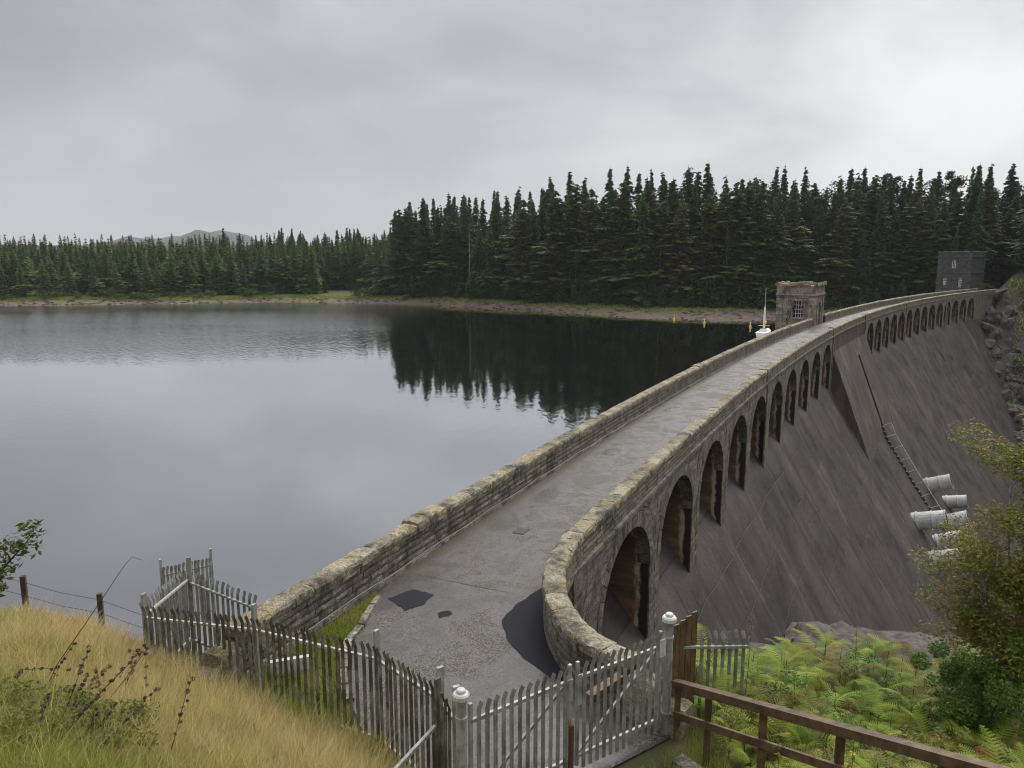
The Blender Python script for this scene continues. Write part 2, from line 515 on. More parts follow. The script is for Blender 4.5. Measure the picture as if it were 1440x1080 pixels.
def _face(k, bs, P, out):
    """great concrete spillway: uv = metres along, metres down the slope"""
    uv = k.n('ShaderNodeUVMap', uv_map='plan').outputs[0]
    sp = k.n('ShaderNodeSeparateXYZ'); k.l(uv, sp.inputs[0])
    base = k.ramp(k.noise(P, 0.22, 6, 0.6, 0.3), [(0.34, (0.028, 0.022, 0.021)), (0.66, (0.092, 0.075, 0.070))])
    # run-down streaks
    st = k.noise(k.mapping(uv, (0.8, 0.06, 1)), 1.0, 7, 0.62, 0.5)
    base = k.mix(k.ramp(st, [(0.40, 0.5), (0.58, 0.0)]), base, (0.020, 0.016, 0.016))
    st2 = k.noise(k.mapping(uv, (2.6, 0.07, 1), (5, 3, 0)), 1.0, 5, 0.7)
    base = k.mix(k.ramp(st2, [(0.60, 0.0), (0.74, 0.5)]), base, (0.16, 0.14, 0.13))
    # rusty brown wash near the crest
    rb = k.math('MULTIPLY', k.ramp(k.math('MULTIPLY', sp.outputs[1], 0.1), [(0.35, 1.0), (1.0, 0.0)]), k.ramp(k.noise(P, 0.7, 5), [(0.4, 0.2), (0.6, 1.0)]))
    base = k.mix(k.math('MULTIPLY', rb, 0.7), base, (0.075, 0.045, 0.031))
    # each pour of concrete has its own tone
    br = k.n('ShaderNodeTexBrick')
    br.offset = 0.0; br.inputs['Scale'].default_value = 1.0
    br.inputs['Brick Width'].default_value = 3.295; br.inputs['Row Height'].default_value = 2.4
    br.inputs['Mortar Size'].default_value = 0.035; br.inputs['Mortar Smooth'].default_value = 0.6
    br.inputs['Color1'].default_value = (0.8, 0.8, 0.8, 1); br.inputs['Color2'].default_value = (1.12, 1.1, 1.08, 1)
    br.inputs['Mortar'].default_value = (0.42, 0.4, 0.4, 1)
    wob = k.n('ShaderNodeVectorMath', operation='ADD')
    k.l(uv, wob.inputs[0])
    nz = k.noise(P, 0.6, 3, 0.6, 0, 1)
    sc_ = k.n('ShaderNodeVectorMath', operation='SCALE'); k.l(nz, sc_.inputs[0]); sc_.inputs['Scale'].default_value = 0.035
    k.l(sc_.outputs[0], wob.inputs[1]); k.l(wob.outputs[0], br.inputs['Vector'])
    base = k.mix(0.7, base, br.outputs['Color'], 'MULTIPLY')
    fine = k.noise(P, 9.0, 6, 0.75)
    # second, coarser set of pour lines and leached lime beneath the lifts
    b2 = k.n('ShaderNodeTexBrick'); b2.offset = 0.5; b2.inputs['Scale'].default_value = 1.0
    b2.inputs['Brick Width'].default_value = 6.59; b2.inputs['Row Height'].default_value = 4.8
    b2.inputs['Mortar Size'].default_value = 0.09; b2.inputs['Mortar Smooth'].default_value = 1.0
    b2.inputs['Color1'].default_value = (0.72, 0.72, 0.72, 1); b2.inputs['Color2'].default_value = (1.2, 1.18, 1.16, 1); b2.inputs['Mortar'].default_value = (0.55, 0.5, 0.48, 1)
    k.l(wob.outputs[0], b2.inputs['Vector'])
    base = k.mix(0.75, base, b2.outputs['Color'], 'MULTIPLY')
    px_ = k.math('ABSOLUTE', k.math('SUBTRACT', k.math('FRACT', k.math('DIVIDE', k.math('SUBTRACT', sp.outputs[0], 6.1), 6.59)), 0.5))
    near_j = k.ramp(k.math('ADD', px_, k.math('MULTIPLY', k.math('SUBTRACT', k.noise(P, 1.4, 4), 0.5), 0.10)), [(0.44, 0.0), (0.5, 1.0)])
    runf = k.math('MULTIPLY', near_j, k.ramp(k.noise(k.mapping(uv, (2.0, 0.16, 1), (2, 6, 0)), 1.0, 5, 0.7), [(0.46, 0.0), (0.6, 0.65)]))
    base = k.mix(runf, base, (0.17, 0.145, 0.125))
    foot = k.ramp(k.math('ADD', k.math('MULTIPLY', sp.outputs[1], 0.02), k.math('MULTIPLY', k.noise(P, 0.12, 4), 0.5)), [(0.55, 0.0), (0.95, 0.6)])
    base = k.mix(foot, base, (0.035, 0.027, 0.025))
    lime = k.math('MULTIPLY', k.ramp(k.noise(k.mapping(uv, (3.5, 0.35, 1), (8, 1, 0)), 1.0, 6, 0.75), [(0.62, 0.0), (0.70, 1.0)]), k.ramp(k.noise(P, 0.35, 4), [(0.5, 0.0), (0.62, 0.8)]))
    base = k.mix(lime, base, (0.30, 0.27, 0.24))
    base = k.mix(k.ramp(fine, [(0.58, 0.0), (0.72, 0.55)]), base, (0.17, 0.15, 0.135))
    base = k.mix(k.ramp(k.noise(k.mapping(P, (1, 1, 1), (3, 3, 3)), 5.0, 6, 0.75), [(0.52, 0.0), (0.72, 0.8)]), base, (0.018, 0.014, 0.013))
    k.l(base, bs.inputs['Base Color'])
    rr = k.ramp(k.noise(P, 0.5, 5), [(0.35, 0.42), (0.65, 0.75)])
    k.l(rr, bs.inputs['Roughness'])
    bump(k, bs, k.math('ADD', k.math('MULTIPLY', k.noise(P, 3.0, 7, 0.7), 1.0), k.math('MULTIPLY', br.outputs['Fac'], -0.3)), 0.6, 0.09)


material('spillway_concrete', _face)


def _pier(k, bs, P, out):
    """uv.x = metres in from the face, uv.y = height"""
    uv = k.n('ShaderNodeUVMap', uv_map='plan').outputs[0]
    sp = k.n('ShaderNodeSeparateXYZ'); k.l(uv, sp.inputs[0])
    board = k.noise(k.mapping(uv, (0.5, 3.4, 1)), 1.0, 5, 0.7)
    c = k.ramp(board, [(0.3, (0.065, 0.034, 0.020)), (0.5, (0.135, 0.078, 0.048)), (0.72, (0.23, 0.15, 0.10))])
    c = k.mix(k.ramp(k.noise(P, 0.9, 6, 0.7), [(0.5, 0.0), (0.66, 0.7)]), c, (0.04, 0.026, 0.02))
    wv = k.math('ADD', sp.outputs[0], k.math('MULTIPLY', k.math('SUBTRACT', k.noise(k.mapping(P, (1, 1, 0.8)), 1.7, 6, 0.7), 0.5), 0.55))
    black = k.ramp(wv, [(0.34, 1.0), (0.44, 0.0)])
    c = k.mix(k.math('MULTIPLY', black, 0.92), c, (0.012, 0.010, 0.009))
    calc = k.math('MULTIPLY', k.ramp(wv, [(0.32, 0.0), (0.38, 1.0), (0.48, 1.0), (0.56, 0.0)]),
                  k.ramp(k.noise(k.mapping(P, (1, 1, 0.5), (4, 4, 4)), 1.3, 5, 0.75), [(0.40, 0.0), (0.52, 1.0)]))
    c = k.mix(calc, c, (0.42, 0.35, 0.26))
    k.l(c, bs.inputs['Base Color']); setv(bs, Roughness=0.75)
    bump(k, bs, k.noise(P, 8, 6, 0.7), 0.6, 0.04)


material('pier_concrete', _pier)


def _block(k, bs, P, out):
    c = k.ramp(k.noise(k.mapping(P, (1, 1, 0.35)), 0.55, 7, 0.65, 0.3), [(0.3, (0.035, 0.027, 0.024)), (0.5, (0.075, 0.058, 0.051)), (0.68, (0.15, 0.115, 0.095))])
    c = k.mix(k.ramp(k.noise(k.mapping(P, (1, 1, 0.12), (4, 2, 1)), 1.1, 5, 0.7), [(0.53, 0.0), (0.62, 0.8)]), c, (0.04, 0.032, 0.03))
    k.l(c, bs.inputs['Base Color']); setv(bs, Roughness=0.7)
    bump(k, bs, k.noise(P, 4, 7, 0.7), 0.5, 0.06)


material('block_concrete', _block)


def _road(k, bs, P, out):
    a = k.noise(P, 0.55, 6, 0.65, 0.4); st = k.noise(P, 75, 3, 0.8); b = k.noise(k.mapping(P, (1, 1, 1), (7, 2, 0)), 1.6, 6, 0.7)
    v = k.n('ShaderNodeTexVoronoi'); v.inputs['Scale'].default_value = 44; k.l(P, v.inputs['Vector'])
    vs = k.n('ShaderNodeSeparateColor'); k.l(v.outputs['Color'], vs.inputs[0])
    col = k.mix(k.ramp(vs.outputs[0], [(0.2, 0.0), (0.95, 1.0)]), (0.018, 0.016, 0.014), (0.135, 0.12, 0.106))
    flat = k.ramp(a, [(0.42, 0.0), (0.56, 1.0)])
    col = k.mix(k.math('MULTIPLY', flat, 0.72), col, (0.072, 0.066, 0.064))
    # mossy brown dirt gathering in places
    uv = k.n('ShaderNodeUVMap', uv_map='plan').outputs[0]
    sp = k.n('ShaderNodeSeparateXYZ'); k.l(uv, sp.inputs[0])
    side = k.math('ABSOLUTE', sp.outputs[0])
    edge = k.math('ADD', side, k.math('MULTIPLY', k.math('SUBTRACT', b, 0.5), 1.4))
    dirt = k.ramp(k.math('MULTIPLY', edge, 0.5), [(0.58, 0.0), (0.92, 0.85)])
    col = k.mix(dirt, col, k.mix(k.ramp(st, [(0.4, 0.0), (0.6, 1.0)]), (0.03, 0.024, 0.012), (0.095, 0.075, 0.04)))
    ms = k.ramp(k.noise(k.mapping(P, (1, 1, 1), (1, 8, 0)), 0.8, 6, 0.7), [(0.62, 0.0), (0.68, 0.7)])
    col = k.mix(ms, col, (0.055, 0.045, 0.018))
    k.l(col, bs.inputs['Base Color'])
    wet = k.math('MULTIPLY', flat, k.math('SUBTRACT', 1.0, dirt))
    rg = k.math('SUBTRACT', 0.68, k.math('MULTIPLY', wet, k.math('ADD', 0.26, k.math('MULTIPLY', b, 0.3))))
    k.l(rg, bs.inputs['Roughness'])
    bump(k, bs, k.math('ADD', vs.outputs[1], k.math('MULTIPLY', b, 1.5)), 0.45, 0.012)


material('road', _road)


def _patch(k, bs, P, out):
    c = k.ramp(k.noise(P, 60, 3, 0.7), [(0.3, (0.006, 0.006, 0.008)), (0.75, (0.026, 0.026, 0.033))])
    k.l(c, bs.inputs['Base Color']); setv(bs, Roughness=0.85); bs.inputs['Specular IOR Level'].default_value = 0.2
    bump(k, bs, k.noise(P, 70, 3), 0.4, 0.01)


material('asphalt_patch', _patch)


def _water(k, bs, P, out):
    # fresnel mirror over peaty dark water
    setv(bs, Base_Color=(0.006, 0.008, 0.009), Roughness=0.03, IOR=3.4)
    h1 = k.noise(k.mapping(P, (1.0, 0.45, 1), rot=(0, 0, 0.5)), 1.3, 3, 0.55)
    h2 = k.noise(k.mapping(P, (0.25, 1.0, 1), rot=(0, 0, -0.25)), 0.11, 3, 0.5)
    sp = k.n('ShaderNodeSeparateXYZ'); k.l(P, sp.inputs[0])
    # a breeze ruffles the open water to the west, the lee of the forest lies still
    wx = k.math('MULTIPLY', k.math('ADD', sp.outputs[0], 18.0), -0.028, clamp=True)
    wy = k.math('MULTIPLY', k.math('SUBTRACT', sp.outputs[1], 105.0), 0.016, clamp=True)
    br = k.ramp(k.noise(k.mapping(P, (0.5, 1.4, 1)), 0.014, 4, 0.55), [(0.36, 0.55), (0.52, 1.0)])
    gust = k.math('MULTIPLY', k.math('MULTIPLY', wx, wy), br)
    patch = k.math('ADD', k.ramp(k.noise(P, 0.012, 3, 0.5), [(0.42, 0.12), (0.62, 0.8)]), k.math('MULTIPLY', gust, 18.0))
    h3 = k.noise(k.mapping(P, (1.0, 0.6, 1)), 4.5, 2, 0.5)
    h1 = k.math('ADD', h1, k.math('MULTIPLY', k.math('MULTIPLY', h3, gust), 0.6))
    hh = k.math('ADD', k.math('MULTIPLY', k.math('MULTIPLY', h1, patch), 1.0), k.math('MULTIPLY', h2, 0.5))
    b = k.n('ShaderNodeBump'); b.inputs['Strength'].default_value = 0.075; b.inputs['Distance'].default_value = 0.35
    k.l(hh, b.inputs['Height'])
    # still water at a low angle: close to a full mirror, darker straight down
    lw = k.n('ShaderNodeLayerWeight'); lw.inputs['Blend'].default_value = 0.5
    fac = k.math('SUBTRACT', 1.0, k.math('MULTIPLY', k.math('SUBTRACT', 1.0, lw.outputs['Facing']), 1.1), clamp=True)
    gl = k.n('ShaderNodeBsdfGlossy'); k.l(k.math('ADD', 0.03, k.math('MULTIPLY', gust, 0.12)), gl.inputs['Roughness']); gl.inputs['Color'].default_value = (0.96, 0.96, 0.98, 1)
    df = k.n('ShaderNodeBsdfDiffuse'); df.inputs['Color'].default_value = (0.006, 0.008, 0.009, 1)
    k.l(b.outputs[0], gl.inputs['Normal'])
    mx = k.n('ShaderNodeMixShader'); k.l(fac, mx.inputs[0]); k.l(df.outputs[0], mx.inputs[1]); k.l(gl.outputs[0], mx.inputs[2])
    k.l(mx.outputs[0], out.inputs[0])


material('water', _water)


def _simple(col, rough=0.6, metal=0.0, var=0.25, sc=8.0, dirt=None, dirt_lo=0.5):
    def f(k, bs, P, out):
        n = k.noise(P, sc, 5, 0.65)
        c = k.mix(k.ramp(n, [(0.3, 0.0), (0.7, 1.0)]), tuple(x * (1 - var) for x in col), tuple(min(1, x * (1 + var)) for x in col))
        if dirt:
            c = k.mix(k.ramp(k.noise(k.mapping(P, (1, 1, 0.5), (2, 2, 2)), sc * 0.6, 6, 0.7), [(dirt_lo, 0.0), (dirt_lo + 0.14, 0.85)]), c, dirt)
        c = k.mix(1.0, c, k.math('ADD', 0.85, k.math('MULTIPLY', orand(k), 0.3)), 'MULTIPLY')
        k.l(c, bs.inputs['Base Color'])
        setv(bs, Roughness=rough, Metallic=metal)
        bump(k, bs, n, 0.25, 0.01)
    return f


material('galvanised', _simple((0.32, 0.325, 0.31), 0.55, 0.12, 0.3, 7, (0.14, 0.135, 0.09), 0.5))
material('old_galvanised', _simple((0.24, 0.24, 0.20), 0.65, 0.08, 0.35, 6, (0.06, 0.056, 0.028), 0.42))
material('bright_rail', _simple((0.40, 0.405, 0.39), 0.5, 0.15, 0.2, 8, (0.2, 0.19, 0.15), 0.5))
material('white_paint', _simple((0.55, 0.555, 0.54), 0.5, 0, 0.12, 12, (0.24, 0.23, 0.18), 0.52))
material('pipe_paint', _simple((0.42, 0.43, 0.42), 0.5, 0, 0.2, 1.5, (0.2, 0.21, 0.2), 0.55))
material('pipe_dark', _simple((0.03, 0.03, 0.032), 0.7))
material('rust', _simple((0.12, 0.045, 0.022), 0.85, 0, 0.4, 12, (0.05, 0.02, 0.012), 0.5))
material('timber', _simple((0.125, 0.076, 0.042), 0.55, 0, 0.4, 7, (0.045, 0.028, 0.016), 0.47))
material('dark_timber', _simple((0.045, 0.03, 0.02), 0.8, 0, 0.3, 9))
material('bark', _simple((0.055, 0.043, 0.034), 0.95, 0, 0.4, 3))
material('pale_bark', _simple((0.33, 0.32, 0.27), 0.9, 0, 0.25, 14, (0.07, 0.065, 0.05), 0.48))
material('iron_cover', _simple((0.035, 0.032, 0.03), 0.55, 0.4))
material('door_wood', _simple((0.17, 0.07, 0.045), 0.6, 0, 0.25, 3))
material('window_dark', _simple((0.008, 0.009, 0.011), 0.15, 0, 0.1, 3))
material('window_bar', _simple((0.42, 0.43, 0.42), 0.5, 0, 0.1, 3))
material('window_white', _simple((0.8, 0.8, 0.82), 0.5, 0, 0.1, 3))
material('buoy_yellow', _simple((0.75, 0.45, 0.015), 0.4, 0, 0.08, 3))
material('buoy_white', _simple((0.75, 0.75, 0.72), 0.4, 0, 0.08, 3))
material('berry', _simple((0.55, 0.09, 0.015), 0.4, 0, 0.2, 3))
material('seed_head', _simple((0.045, 0.026, 0.016), 0.9, 0, 0.3, 9))
material('yellow_flower', _simple((0.62, 0.52, 0.03), 0.8, 0, 0.25, 20))
material('rock', _simple((0.085, 0.07, 0.062), 0.85, 0, 0.5, 2.5, (0.025, 0.021, 0.02), 0.46))
material('cable', _simple((0.33, 0.32, 0.29), 0.6))


def _foliage(c0, c1, c2, sc=0.5, rough=0.7, trans=0.0, objvar=0.6):
    """c0/c1 vary from tree to tree, c2 tints clumps"""
    def f(k, bs, P, out):
        r = orand(k)
        col = k.mix(r, c0, c1)
        col = k.mix(k.ramp(k.noise(P, sc, 4, 0.6), [(0.38, 0.0), (0.68, 0.8)]), col, c2)
        fn = k.noise(P, sc * 9, 3, 0.7)
        col = k.mix(1.0, col, k.math('ADD', 1 - objvar, k.math('MULTIPLY', fn, 2 * objvar)), 'MULTIPLY')
        k.l(col, bs.inputs['Base Color'])
        setv(bs, Roughness=rough)
        bs.inputs['Specular IOR Level'].default_value = 0.25
        if trans:
            tr = k.n('ShaderNodeBsdfTranslucent'); k.l(col, tr.inputs[0])
            mx = k.n('ShaderNodeMixShader'); mx.inputs[0].default_value = trans
            k.l(bs.outputs[0], mx.inputs[1]); k.l(tr.outputs[0], mx.inputs[2]); k.l(mx.outputs[0], out.inputs[0])
    return f


material('spruce_needles', _foliage((0.018, 0.048, 0.019), (0.075, 0.118, 0.028), (0.055, 0.105, 0.034), 0.16))
material('larch_needles', _foliage((0.065, 0.085, 0.018), (0.115, 0.11, 0.028), (0.05, 0.072, 0.026), 0.16))
material('sapling_needles', _foliage((0.028, 0.062, 0.022), (0.055, 0.10, 0.026), (0.04, 0.08, 0.03), 0.3))
material('pine_needles', _foliage((0.018, 0.030, 0.018), (0.028, 0.04, 0.022), (0.025, 0.035, 0.022), 0.2))
material('left_needles', _foliage((0.045, 0.095, 0.020), (0.12, 0.165, 0.034), (0.085, 0.135, 0.032), 0.12))
material('shore_leaves', _foliage((0.05, 0.09, 0.018), (0.10, 0.13, 0.025), (0.05, 0.08, 0.02), 0.4, 0.7, 0.2))
material('bush_leaves', _foliage((0.08, 0.17, 0.03), (0.10, 0.19, 0.035), (0.17, 0.25, 0.05), 2.5, 0.38, 0.3))
material('rowan_leaves', _foliage((0.15, 0.19, 0.03), (0.16, 0.19, 0.035), (0.28, 0.20, 0.05), 1.6, 0.5, 0.35))
material('fern_green', _foliage((0.10, 0.21, 0.02), (0.26, 0.35, 0.03), (0.30, 0.30, 0.03), 1.2, 0.5, 0.22, 0.4))
material('fern_yellow', _foliage((0.19, 0.17, 0.04), (0.24, 0.17, 0.05), (0.17, 0.16, 0.03), 1.2, 0.6, 0.35, 0.25))
material('fern_rust', _foliage((0.16, 0.055, 0.022), (0.22, 0.08, 0.03), (0.12, 0.045, 0.02), 2.0, 0.8, 0.2, 0.3))
material('nettle_leaves', _foliage((0.06, 0.10, 0.02), (0.14, 0.16, 0.03), (0.20, 0.19, 0.04), 5, 0.55, 0.35, 0.25))
material('branch_leaves', _foliage((0.05, 0.09, 0.02), (0.08, 0.12, 0.03), (0.13, 0.075, 0.03), 6, 0.5, 0.3, 0.3))


def _grass(k, bs, P, out):
    at = k.n('ShaderNodeAttribute', attribute_name='tone')
    a = at.outputs['Fac']
    straw = k.mix(k.noise(P, 60, 2), (0.46, 0.34, 0.12), (0.84, 0.70, 0.38))
    green = k.mix(k.noise(P, 40, 2), (0.10, 0.19, 0.014), (0.36, 0.44, 0.04))
    col = k.mix(a, green, straw)
    sh = k.n('ShaderNodeAttribute', attribute_name='shade')
    col = k.mix(1.0, col, sh.outputs['Fac'], 'MULTIPLY')
    k.l(col, bs.inputs['Base Color']); setv(bs, Roughness=0.6)
    bs.inputs['Specular IOR Level'].default_value = 0.2
    tr = k.n('ShaderNodeBsdfTranslucent'); k.l(col, tr.inputs[0])
    mx = k.n('ShaderNodeMixShader'); mx.inputs[0].default_value = 0.35
    k.l(bs.outputs[0], mx.inputs[1]); k.l(tr.outputs[0], mx.inputs[2]); k.l(mx.outputs[0], out.inputs[0])


material('grass', _grass)


def _hill(k, bs, P, out):
    c = k.ramp(k.noise(P, 0.012, 6, 0.65), [(0.35, (0.055, 0.058, 0.06)), (0.65, (0.09, 0.09, 0.092))])
    k.l(c, bs.inputs['Base Color']); setv(bs, Roughness=1.0)


material('hill', _hill)

# ================================================================== SETTING
# ---- ground, one sheet out to the horizon
def axis(segs):
    out = []
    for a0, a1, st in segs:
        out += list(np.arange(a0, a1, st))
    out.append(segs[-1][1])
    return np.array(out)


xs = axis([(-2200, -400, 120), (-400, -210, 12), (-210, -24, 4), (-24, -9, .75), (-9, 12, .35), (12, 60, 1.5), (60, 170, 2.5), (170, 400, 12), (400, 1300, 120)])
ys_ = axis([(-60, -6, 6), (-6, 1, 1), (1, 22, .35), (22, 60, 1.5), (60, 160, 2.5), (160, 290, 2.2), (290, 500, 10), (500, 2900, 150)])
GX, GY = np.meshgrid(xs, ys_)
GZ = ground(GX.ravel(), GY.ravel())
Vg = np.c_[GX.ravel(), GY.ravel(), GZ]
nx, ny = len(xs), len(ys_)
ii = (np.arange(ny - 1)[:, None] * nx + np.arange(nx - 1)[None]).ravel()
Fg = np.stack([ii, ii + 1, ii + nx + 1, ii + nx], 1)
o = link('ground', mesh_np('ground', Vg, Fg, [MATS['ground']], smooth=True))
tag(o, kind='structure')

# ---- the loch
rows = []
for yv in list(np.arange(4, 16, 4)):
    rows.append((yv, -6.0))
for av in np.arange(0.0, 206, 4):
    p = cur(av, 2.2)
    rows.append((p[1], p[0]))
rows += [(200, 115), (230, 150), (280, 200), (420, 260)]
V, F = [], []
for i, (yv, xr) in enumerate(rows):
    for j, t in enumerate((0, .3, .5, .7, .85, 1)):
        V.append((-900 + (xr + 900) * t, yv, WATER))
for i in range(len(rows) - 1):
    for j in range(5):
        b = i * 6 + j
        F.append((b, b + 1, b + 7, b + 6))
tag(link('loch_water', mesh_np('loch_water', V, F, [MATS['water']])), kind='structure')

# ---- far hill under the cloud
V, F = [], []
hx = np.linspace(-1450, -640, 60)
prof = np.interp(hx, [-1450, -1250, -1150, -1080, -1010, -900, -830, -760, -640], [0, 20, 58, 72, 60, 88, 94, 72, 0]) * 0.86
prof = np.convolve(np.r_[[0] * 3, prof, [0] * 3], np.ones(7) / 7, 'valid')
for j, (dy, f) in enumerate(((0, 0.0), (60, .45), (140, .8), (230, 1.0), (340, .95), (520, 0.4), (650, 0))):
    for i, xx in enumerate(hx):
        V.append((xx, 2000 + dy, 8 + f * prof[i] * (1 + 0.05 * math.sin(i * 1.3 + j * 2)) + f * 3 * math.sin(i * 0.9 + j)))
for j in range(6):
    for i in range(59):
        b = j * 60 + i
        F.append((b, b + 1, b + 61, b + 60))
tag(link('hill', mesh_np('hill', V, F, [MATS['hill']], smooth=True)), kind='structure')

# ---- road over the dam and the apron in front of it
def uvset(me, UV):
    ul = me.uv_layers.new(name='plan')
    idx = np.zeros(len(me.loops), np.int32)
    me.loops.foreach_get('vertex_index', idx)
    ul.data.foreach_set('uv', np.asarray(UV, np.float32)[idx].ravel())


av = np.r_[np.arange(3, 60, .5), np.arange(60, A_END + 12, 2)]
offs = [-1.95, -1.0, 0, 1.0, 1.95]
V = np.concatenate([cur(av, q, 0.0 + 0.012 * (1 - (q / 1.95) ** 2)) for q in offs])
n = len(av)
F = [(j * n + i, (j + 1) * n + i, (j + 1) * n + i + 1, j * n + i + 1) for j in range(4) for i in range(n - 1)]
F = [f[::-1] for f in F]
me = mesh_np('road', V, F, [MATS['road']], smooth=True)
uvset(me, np.array([(q, x) for q in offs for x in av]))
tag(link('road', me), kind='structure')
APR = [cur(3.05, 1.95)[:2], (-3.25, 17.4), (-3.3, 15.9), (-3.35, 15.1), (-2.95, 12.9), (-2.2, 11.3), (-1.0, 10.0), (-0.6, 9.6), (1.4, 10.95),
       (2.72, 11.9), (2.4, 12.75), (1.55, 13.35), (1.15, 14.15), (.92, 15.2), (.9, 16.4), (1.05, 17.6), cur(3.05, -1.95)[:2]]
pts = [tuple(map(float, p[:2])) for p in APR]
me = bpy.data.meshes.new('apron_road')
me.from_pydata([(x, y, 0.004) for x, y in pts], [], [tuple(range(len(pts)))])
me.materials.append(MATS['road'])
uvset(me, np.array([(0.45, y) for x, y in pts]))
o = link('apron_road', me); tag(o, kind='structure')
if me.polygons[0].normal.z < 0:
    me.flip_normals()


def flat(name, pts, z, mat):
    me = bpy.data.meshes.new(name)
    me.from_pydata([(x, y, z) for x, y in pts], [], [tuple(range(len(pts)))])
    me.materials.append(MATS[mat])
    me.update()
    if me.polygons[0].normal.z < 0:
        me.flip_normals()
    return link(name, me)


def jag(pts, amp=0.03, per=5):
    out = []
    for i in range(len(pts)):
        a_, b_ = np.array(pts[i]), np.array(pts[(i + 1) % len(pts)])
        for t in range(per):
            q = a_ + (b_ - a_) * t / per
            out.append((q[0] + random.uniform(-amp, amp), q[1] + random.uniform(-amp, amp)))
    return out


for P_ in ([(-2.95, 17.25), (-2.4, 17.75), (-1.9, 17.45), (-2.05, 16.95), (-2.45, 16.6)],
           [(-1.7, 16.5), (-1.45, 16.6), (-1.35, 16.4), (-1.62, 16.25)],
           [(0.92, 18.1), (0.15, 17.0), (-0.25, 16.1), (-0.12, 15.3), (0.25, 14.5), (0.75, 13.75), (1.0, 13.6), (.98, 14.6), (.82, 15.4), (.85, 16.6)]):
    tag(flat('road_patch', jag(P_, 0.025), 0.016, 'asphalt_patch'), kind='structure')

# ================================================================== DAM
dam = empty('dam', tuple(cur(0, 0)))
tag(dam, 'long curved masonry dam with an arcade of arches over a concrete spillway', 'dam')
DO = np.array(dam.location)


def dpart(name, V, F, mats, uv=None, smooth=False, parent=None, stuff=False, origin=None):
    par = dam if parent is None else parent
    V = np.asarray(V, float) - np.array(par.location)
    org = V.mean(0) if origin else None
    me = mesh_np(name, V, F, [MATS[m] for m in mats], smooth=smooth, origin=org)
    if uv is not None:
        uvset(me, uv)
    o = link(name, me, par, tuple(org) if org is not None else (0, 0, 0))
    if stuff: o['kind'] = 'stuff'
    return o


Z0 = -5.3                                       # where the slope leaves the arcade


def slope_s(z):
    t = Z0 - z
    return 0.55 * t + 0.0045 * t * t


prof_in = [(-4.45, -8.0), (-4.4, -3.6), (-3.9, -2.75), (-3.2, -2.5), (-2.5, -2.65), (-1.8, -3.15), (-1.1, -3.95), (-0.5, -4.75), (0.0, Z0)]
prof_out = [(slope_s(z), z) for z in np.arange(Z0 - 1.2, -44, -1.2)]
prof = np.array(prof_in + prof_out)
plen = np.r_[0, np.cumsum(np.hypot(np.diff(prof[:, 0]), np.diff(prof[:, 1])))]
# joints every bay are real grooves in the slope
BAY = 6.59
av = []
for j in np.arange(2.5, 206, 1.0):
    av.append(j)
jo = [6.1 + BAY * i for i in range(-0, 31)]
for j in jo:
    av += [j - .05, j - .02, j + .02, j + .05]
av = np.array(sorted(av))
groove = np.array([min(abs(av[i] - np.array(jo))) < .03 for i in range(len(av))])
V, UV = [], []
for (s, z), L in zip(prof, plen):
    bumpy = 0.05 * np.sin(av * 0.7 + z * 0.35) + 0.04 * np.sin(av * 1.9 - z * 0.9)
    ds = np.where(groove, -0.035, 0.0) + (bumpy if s > 0 else 0)
    V.append(dn(av, s + ds, z)); UV.append(np.c_[av, np.full(len(av), L)])
V = np.concatenate(V); UV = np.concatenate(UV)
n = len(av)
F = np.array([(j * n + i, (j + 1) * n + i, (j + 1) * n + i + 1, j * n + i + 1) for j in range(len(prof) - 1) for i in range(n - 1)])
dpart('spillway_slope', V, F, ['spillway_concrete'], UV, smooth=True)

# ---- arches
ARCHES = [9.4 + BAY * i for i in range(10)] + [99.9 + 6.36 * i for i in range(14)]
HW = 2.62                                       # half width of an opening
CROWN, SPRING = -0.38, -2.45
RISE = CROWN - SPRING
TOPZ = 0.08                                     # underside of the string course


def arch_pts(ac, n=14, grow=0.0):
    return [(ac - (HW + grow) * cos(pi * i / n), SPRING + (RISE + grow) * sin(pi * i / n)) for i in range(n + 1)]


def quad_wall(parts, s=0.03):
    """parts: list of (a,z) quads on the face, mapped at depth s"""
    V, F = [], []
    for q in parts:
        b = len(V)
        V += [dn(a, s, z) for a, z in q]
        F.append((b, b + 1, b + 2, b + 3))
    return V, F


# mortar backing of the arcade, one mesh per run, with the openings left open
edges = [3.2]
back = []
for i, ac in enumerate(ARCHES):
    pts = arch_pts(ac)
    for (a0, z0), (a1, z1) in zip(pts[:-1], pts[1:]):
        back.append([(a0, z0), (a1, z1), (a1, TOPZ), (a0, TOPZ)])
solid = [(2.5, ARCHES[0] - HW)]
for i in range(len(ARCHES) - 1):
    if i != 9:
        solid.append((ARCHES[i] + HW, ARCHES[i + 1] - HW))
solid += [(ARCHES[9] + HW, 72.4), (95.5, ARCHES[10] - HW), (ARCHES[-1] + HW, A_END)]
for a0, a1 in solid:
    k_ = max(1, int((a1 - a0) / 1.2))
    for j in range(k_):
        b0, b1 = a0 + (a1 - a0) * j / k_, a0 + (a1 - a0) * (j + 1) / k_
        back.append([(b0, -7.0), (b1, -7.0), (b1, TOPZ), (b0, TOPZ)])
for lo_, hi_ in ((0, 84), (84, 300)):
    V, F = quad_wall([q for q in back if lo_ <= q[0][0] < hi_], -0.05)
    dpart('arcade_backing', V, F, ['mortar'])

